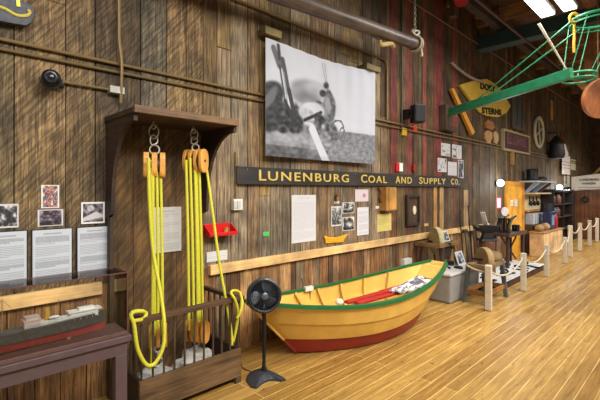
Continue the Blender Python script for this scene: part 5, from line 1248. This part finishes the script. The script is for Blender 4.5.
# cream sign over the plank door
s0, s1 = X(571.5, 0, PX-.3).y, X(607, 0, PX-.3).y
zA, zB = X(572, 177, PX-.3).z, X(572, 191, PX-.3).z
t = thing('cream_sign', 'cream lettered sign fixed above the plank door', 'sign', (PX-.3, (s0+s1)/2, zB))
cs_ = obj('board', B().prism([(PX-.3, s0, zB), (PX-.3, s1, zB+.1), (PX-.3, s1, zA+.12), (PX-.3, s0, zA)], (.04, 0, 0)), plain((186, 176, 158), .6, 0, .1, 5), t)
W_ = s0-s1; ln = B()
text_on('lettering', 'LUNENBURG', (PX-.31, s0-.25, zA-.14), (0, -1, 0), (0, 0, 1), W_*.55, .08, .01, plain((70, 60, 54), .6), cs_, .02)
text_on('lettering', 'FOUNDRY', (PX-.31, s0-.32, zA-.27), (0, -1, 0), (0, 0, 1), W_*.4, .07, .01, plain((70, 60, 54), .6), cs_, .02)
for i, z in enumerate((.38, .46)):
    obj('small_print', B().box(PX-.312, PX-.30, s0-1.2, s0-.2, zA-z, zA-z+.022), plain((120, 110, 100), .6), cs_)
obj('post', B().box(PX-.28, PX-.2, s0-.1, s0-.02, 0, zB).box(PX-.28, PX-.2, s1+.02, s1+.1, 0, zB), wood((60, 44, 32), 'z'), t)
# diagonal pale plank at far right
tag(obj('slanting_plank', B().bar(X(592, 176, 19), X(606, 163, 19), .05, .3, (1, 0, 0)), wood((150, 118, 70), 'y')), 'pale plank slanting above the cream sign at the right edge', 'plank')
# wooden wheel hub hanging at right
r = ray(601, 98); tt = 6.6/FL; wc = Vector((r.x*tt, -D+r.y*tt, H+r.z*tt)); fx_ = Vector((-cs, -sn, -.25)).normalized(); Rw = 20*6.6/FL
t = thing('slotted_disc', 'large wooden disc with a square hole hanging at the right edge', 'disc', wc)
u1 = fx_.cross(Vector((0, 0, 1))).normalized(); v1 = u1.cross(fx_).normalized()
bm = B(); n_ = 36; hs_ = .055
def ringp(k, z, hole):
    a = 2*PI*k/n_+PI/4; ca, sa = math.cos(a), math.sin(a)
    if hole: m = hs_/max(abs(ca), abs(sa)); hx, hy = ca*m, sa*m; c0 = wc+u1*.02; return c0+u1*(hx*.9+hy*.4)+v1*(hy*.9)+fx_*z
    return wc+u1*ca*Rw+v1*sa*Rw+fx_*z
Rr = {(z, h): [bm.bm.verts.new(ringp(k, z, h)) for k in range(n_)] for z in (0, .09) for h in (0, 1)}
for k in range(n_):
    j = (k+1) % n_
    bm._f([Rr[(.09, 0)][k], Rr[(.09, 0)][j], Rr[(.09, 1)][j], Rr[(.09, 1)][k]]); bm._f([Rr[(0, 0)][k], Rr[(0, 1)][k], Rr[(0, 1)][j], Rr[(0, 0)][j]])
    bm._f([Rr[(0, 0)][k], Rr[(0, 0)][j], Rr[(.09, 0)][j], Rr[(.09, 0)][k]]); bm._f([Rr[(0, 1)][k], Rr[(.09, 1)][k], Rr[(.09, 1)][j], Rr[(0, 1)][j]])
obj('disc', bm, wood((176, 112, 72), 'z', .6, .25), t, bevel=.004)
obj('backing_plate', B().rbox(wc-fx_*.02, .02, .34, .34, math.atan2(fx_.y, fx_.x)), plain((40, 28, 22), .7), t)
b = B().cyl(wc+Vector((.05, .05, Rw*.8)), (wc.x+.05, wc.y+.05, 5.34), .012)
obj('hanger_rod', b, wood((130, 90, 54), 'z'), t)
t = thing('ceiling_post', 'brown timber post and slanting brace hanging from the ceiling behind the green hoops', 'timber', X(590, 80, 9.8))
q = X(590, 78, 9.8); obj('post', B().box(9.72, 9.88, q.y-.08, q.y+.08, q.z, 5.34), wood((150, 100, 56), 'z'), t)
obj('brace', B().bar(X(566, 70, 9.65), X(603, 104, 9.65), .12, .26, (1, 0, 0)), wood((140, 96, 54), 'y'), t)
# red roundel at the ceiling
r = ray(461, -1); tt = 7.0/FL; rc = Vector((r.x*tt, -D+r.y*tt, H+r.z*tt))
tag(obj('red_roundel', B().lathe([(0, 0), (.13, 0), (.13, .03), (0, .03)], rc, (-cs, -sn, -.3), 24).cyl(rc+Vector((.03,.03,.0)), (rc.x+.03, rc.y+.03, 5.34), .01), M_redp, smooth=True), 'red round plate at the top edge above the plank wall', 'plate')
# wall-top short posts near ceiling
for k, (px, py, h, c) in enumerate(((453.5, 17, .5, (96, 74, 46)), (478, 18, .55, (150, 94, 50)), (533, 57, .4, (160, 110, 56)))):
    p = W(px, py, -.25)
    struct(obj('trim_%d' % (40+k), B().box(p.x-.06, p.x+.06, -.3, -.2, p.z-.0, 5.34), wood(c, 'z')))
# ================================================================ CEILING LIGHTS
TUBE = lampmat((.93, .97, 1.0), 4.5)
def fixture(x0, x1, y0, y1, z, label, power):
    t = thing('fluorescent_light', label, 'ceiling light', ((x0+x1)/2, (y0+y1)/2, z))
    obj('housing', B().box(x0, x1, y0, y1, z+.03, z+.09), M_white, t, bevel=.01)
    obj('diffuser', B().box(x0+.01, x1-.01, y0+.01, y1-.01, z, z+.03), TUBE, t, bevel=.01)
    for x in (x0+.3, x1-.3): obj('hanger', B().cyl((x, (y0+y1)/2, z+.09), (x, (y0+y1)/2, 5.34), .006, seg=6), M_iron, t)
    l = bpy.data.lights.new('fluorescent', 'AREA'); l.shape = 'RECTANGLE'; l.size = x1-x0; l.size_y = y1-y0; l.energy = power; l.color = (1, .97, .92)
    lo = bpy.data.objects.new('fluorescent', l); C.objects.link(lo); lo.location = ((x0+x1)/2, (y0+y1)/2, z-.02)
fixture(5.1, 7.52, -1.86, -1.64, 4.6, 'left of the two glowing ceiling light strips', 45)
fixture(5.1, 7.52, -2.16, -1.96, 4.6, 'right of the two glowing ceiling light strips', 45)
def area(loc, rot, sx, sy, e, col=(1, .96, .89)):
    l = bpy.data.lights.new('hall_light', 'AREA'); l.shape = 'RECTANGLE'; l.size = sx; l.size_y = sy; l.energy = e; l.color = col; l.spread = math.radians(130)
    o = bpy.data.objects.new('hall_light', l); C.objects.link(o); o.location = loc; o.rotation_euler = rot
# more ceiling fixtures of the hall outside the frame
area((0.5, -4.2, 4.4), (math.radians(38), 0, 0), 4.5, 1.2, 165)
area((4.5, -5.2, 4.4), (math.radians(30), 0, 0), 4.5, 1.2, 150)
area((11.5, -5.0, 4.2), (math.radians(24), 0, 0), 5, 1.2, 250)
area((17, -4.0, 4.0), (math.radians(20), 0, 0), 4, 1.2, 210)
def spot(loc, tgt, e, ang, blend=.6, col=(1, .93, .80), size=.12):
    l = bpy.data.lights.new('track_spot', 'SPOT'); l.energy = e; l.spot_size = math.radians(ang); l.spot_blend = blend; l.color = col; l.shadow_soft_size = size
    o = bpy.data.objects.new('track_spot', l); C.objects.link(o); o.location = loc
    o.rotation_euler = (Vector(tgt)-Vector(loc)).to_track_quat('-Z', 'Y').to_euler()
spot((4.2, -3.3, 4.7), (4.1, -1.0, .2), 330, 42)
spot((6.2, -3.3, 4.7), (5.6, -1.7, .0), 330, 36)
spot((2.0, -3.4, 4.7), (3.3, -.4, .9), 150, 55)
spot((7.0, -3.2, 4.7), (7.0, -1.2, .2), 230, 60)
spot((1.2, -3.6, 4.7), (1.0, 0, 2.6), 90, 60)
spot((3.6, -3.2, 4.7), (3.8, 0, 2.2), 90, 70)
spot((10.5, -3.2, 4.6), (10.8, -1.5, .1), 230, 70)
spot((15, -3.0, 4.6), (15.5, -1.2, .2), 200, 70)
w = bpy.data.worlds.new('world'); S.world = w; w.use_nodes = True
bg = w.node_tree.nodes['Background']; bg.inputs[0].default_value = (1, .95, .88, 1); bg.inputs[1].default_value = .27
S.view_settings.view_transform = 'Standard'; S.view_settings.look = 'None'; S.view_settings.exposure = 0; S.view_settings.gamma = 1
S.view_settings.use_curve_mapping = False
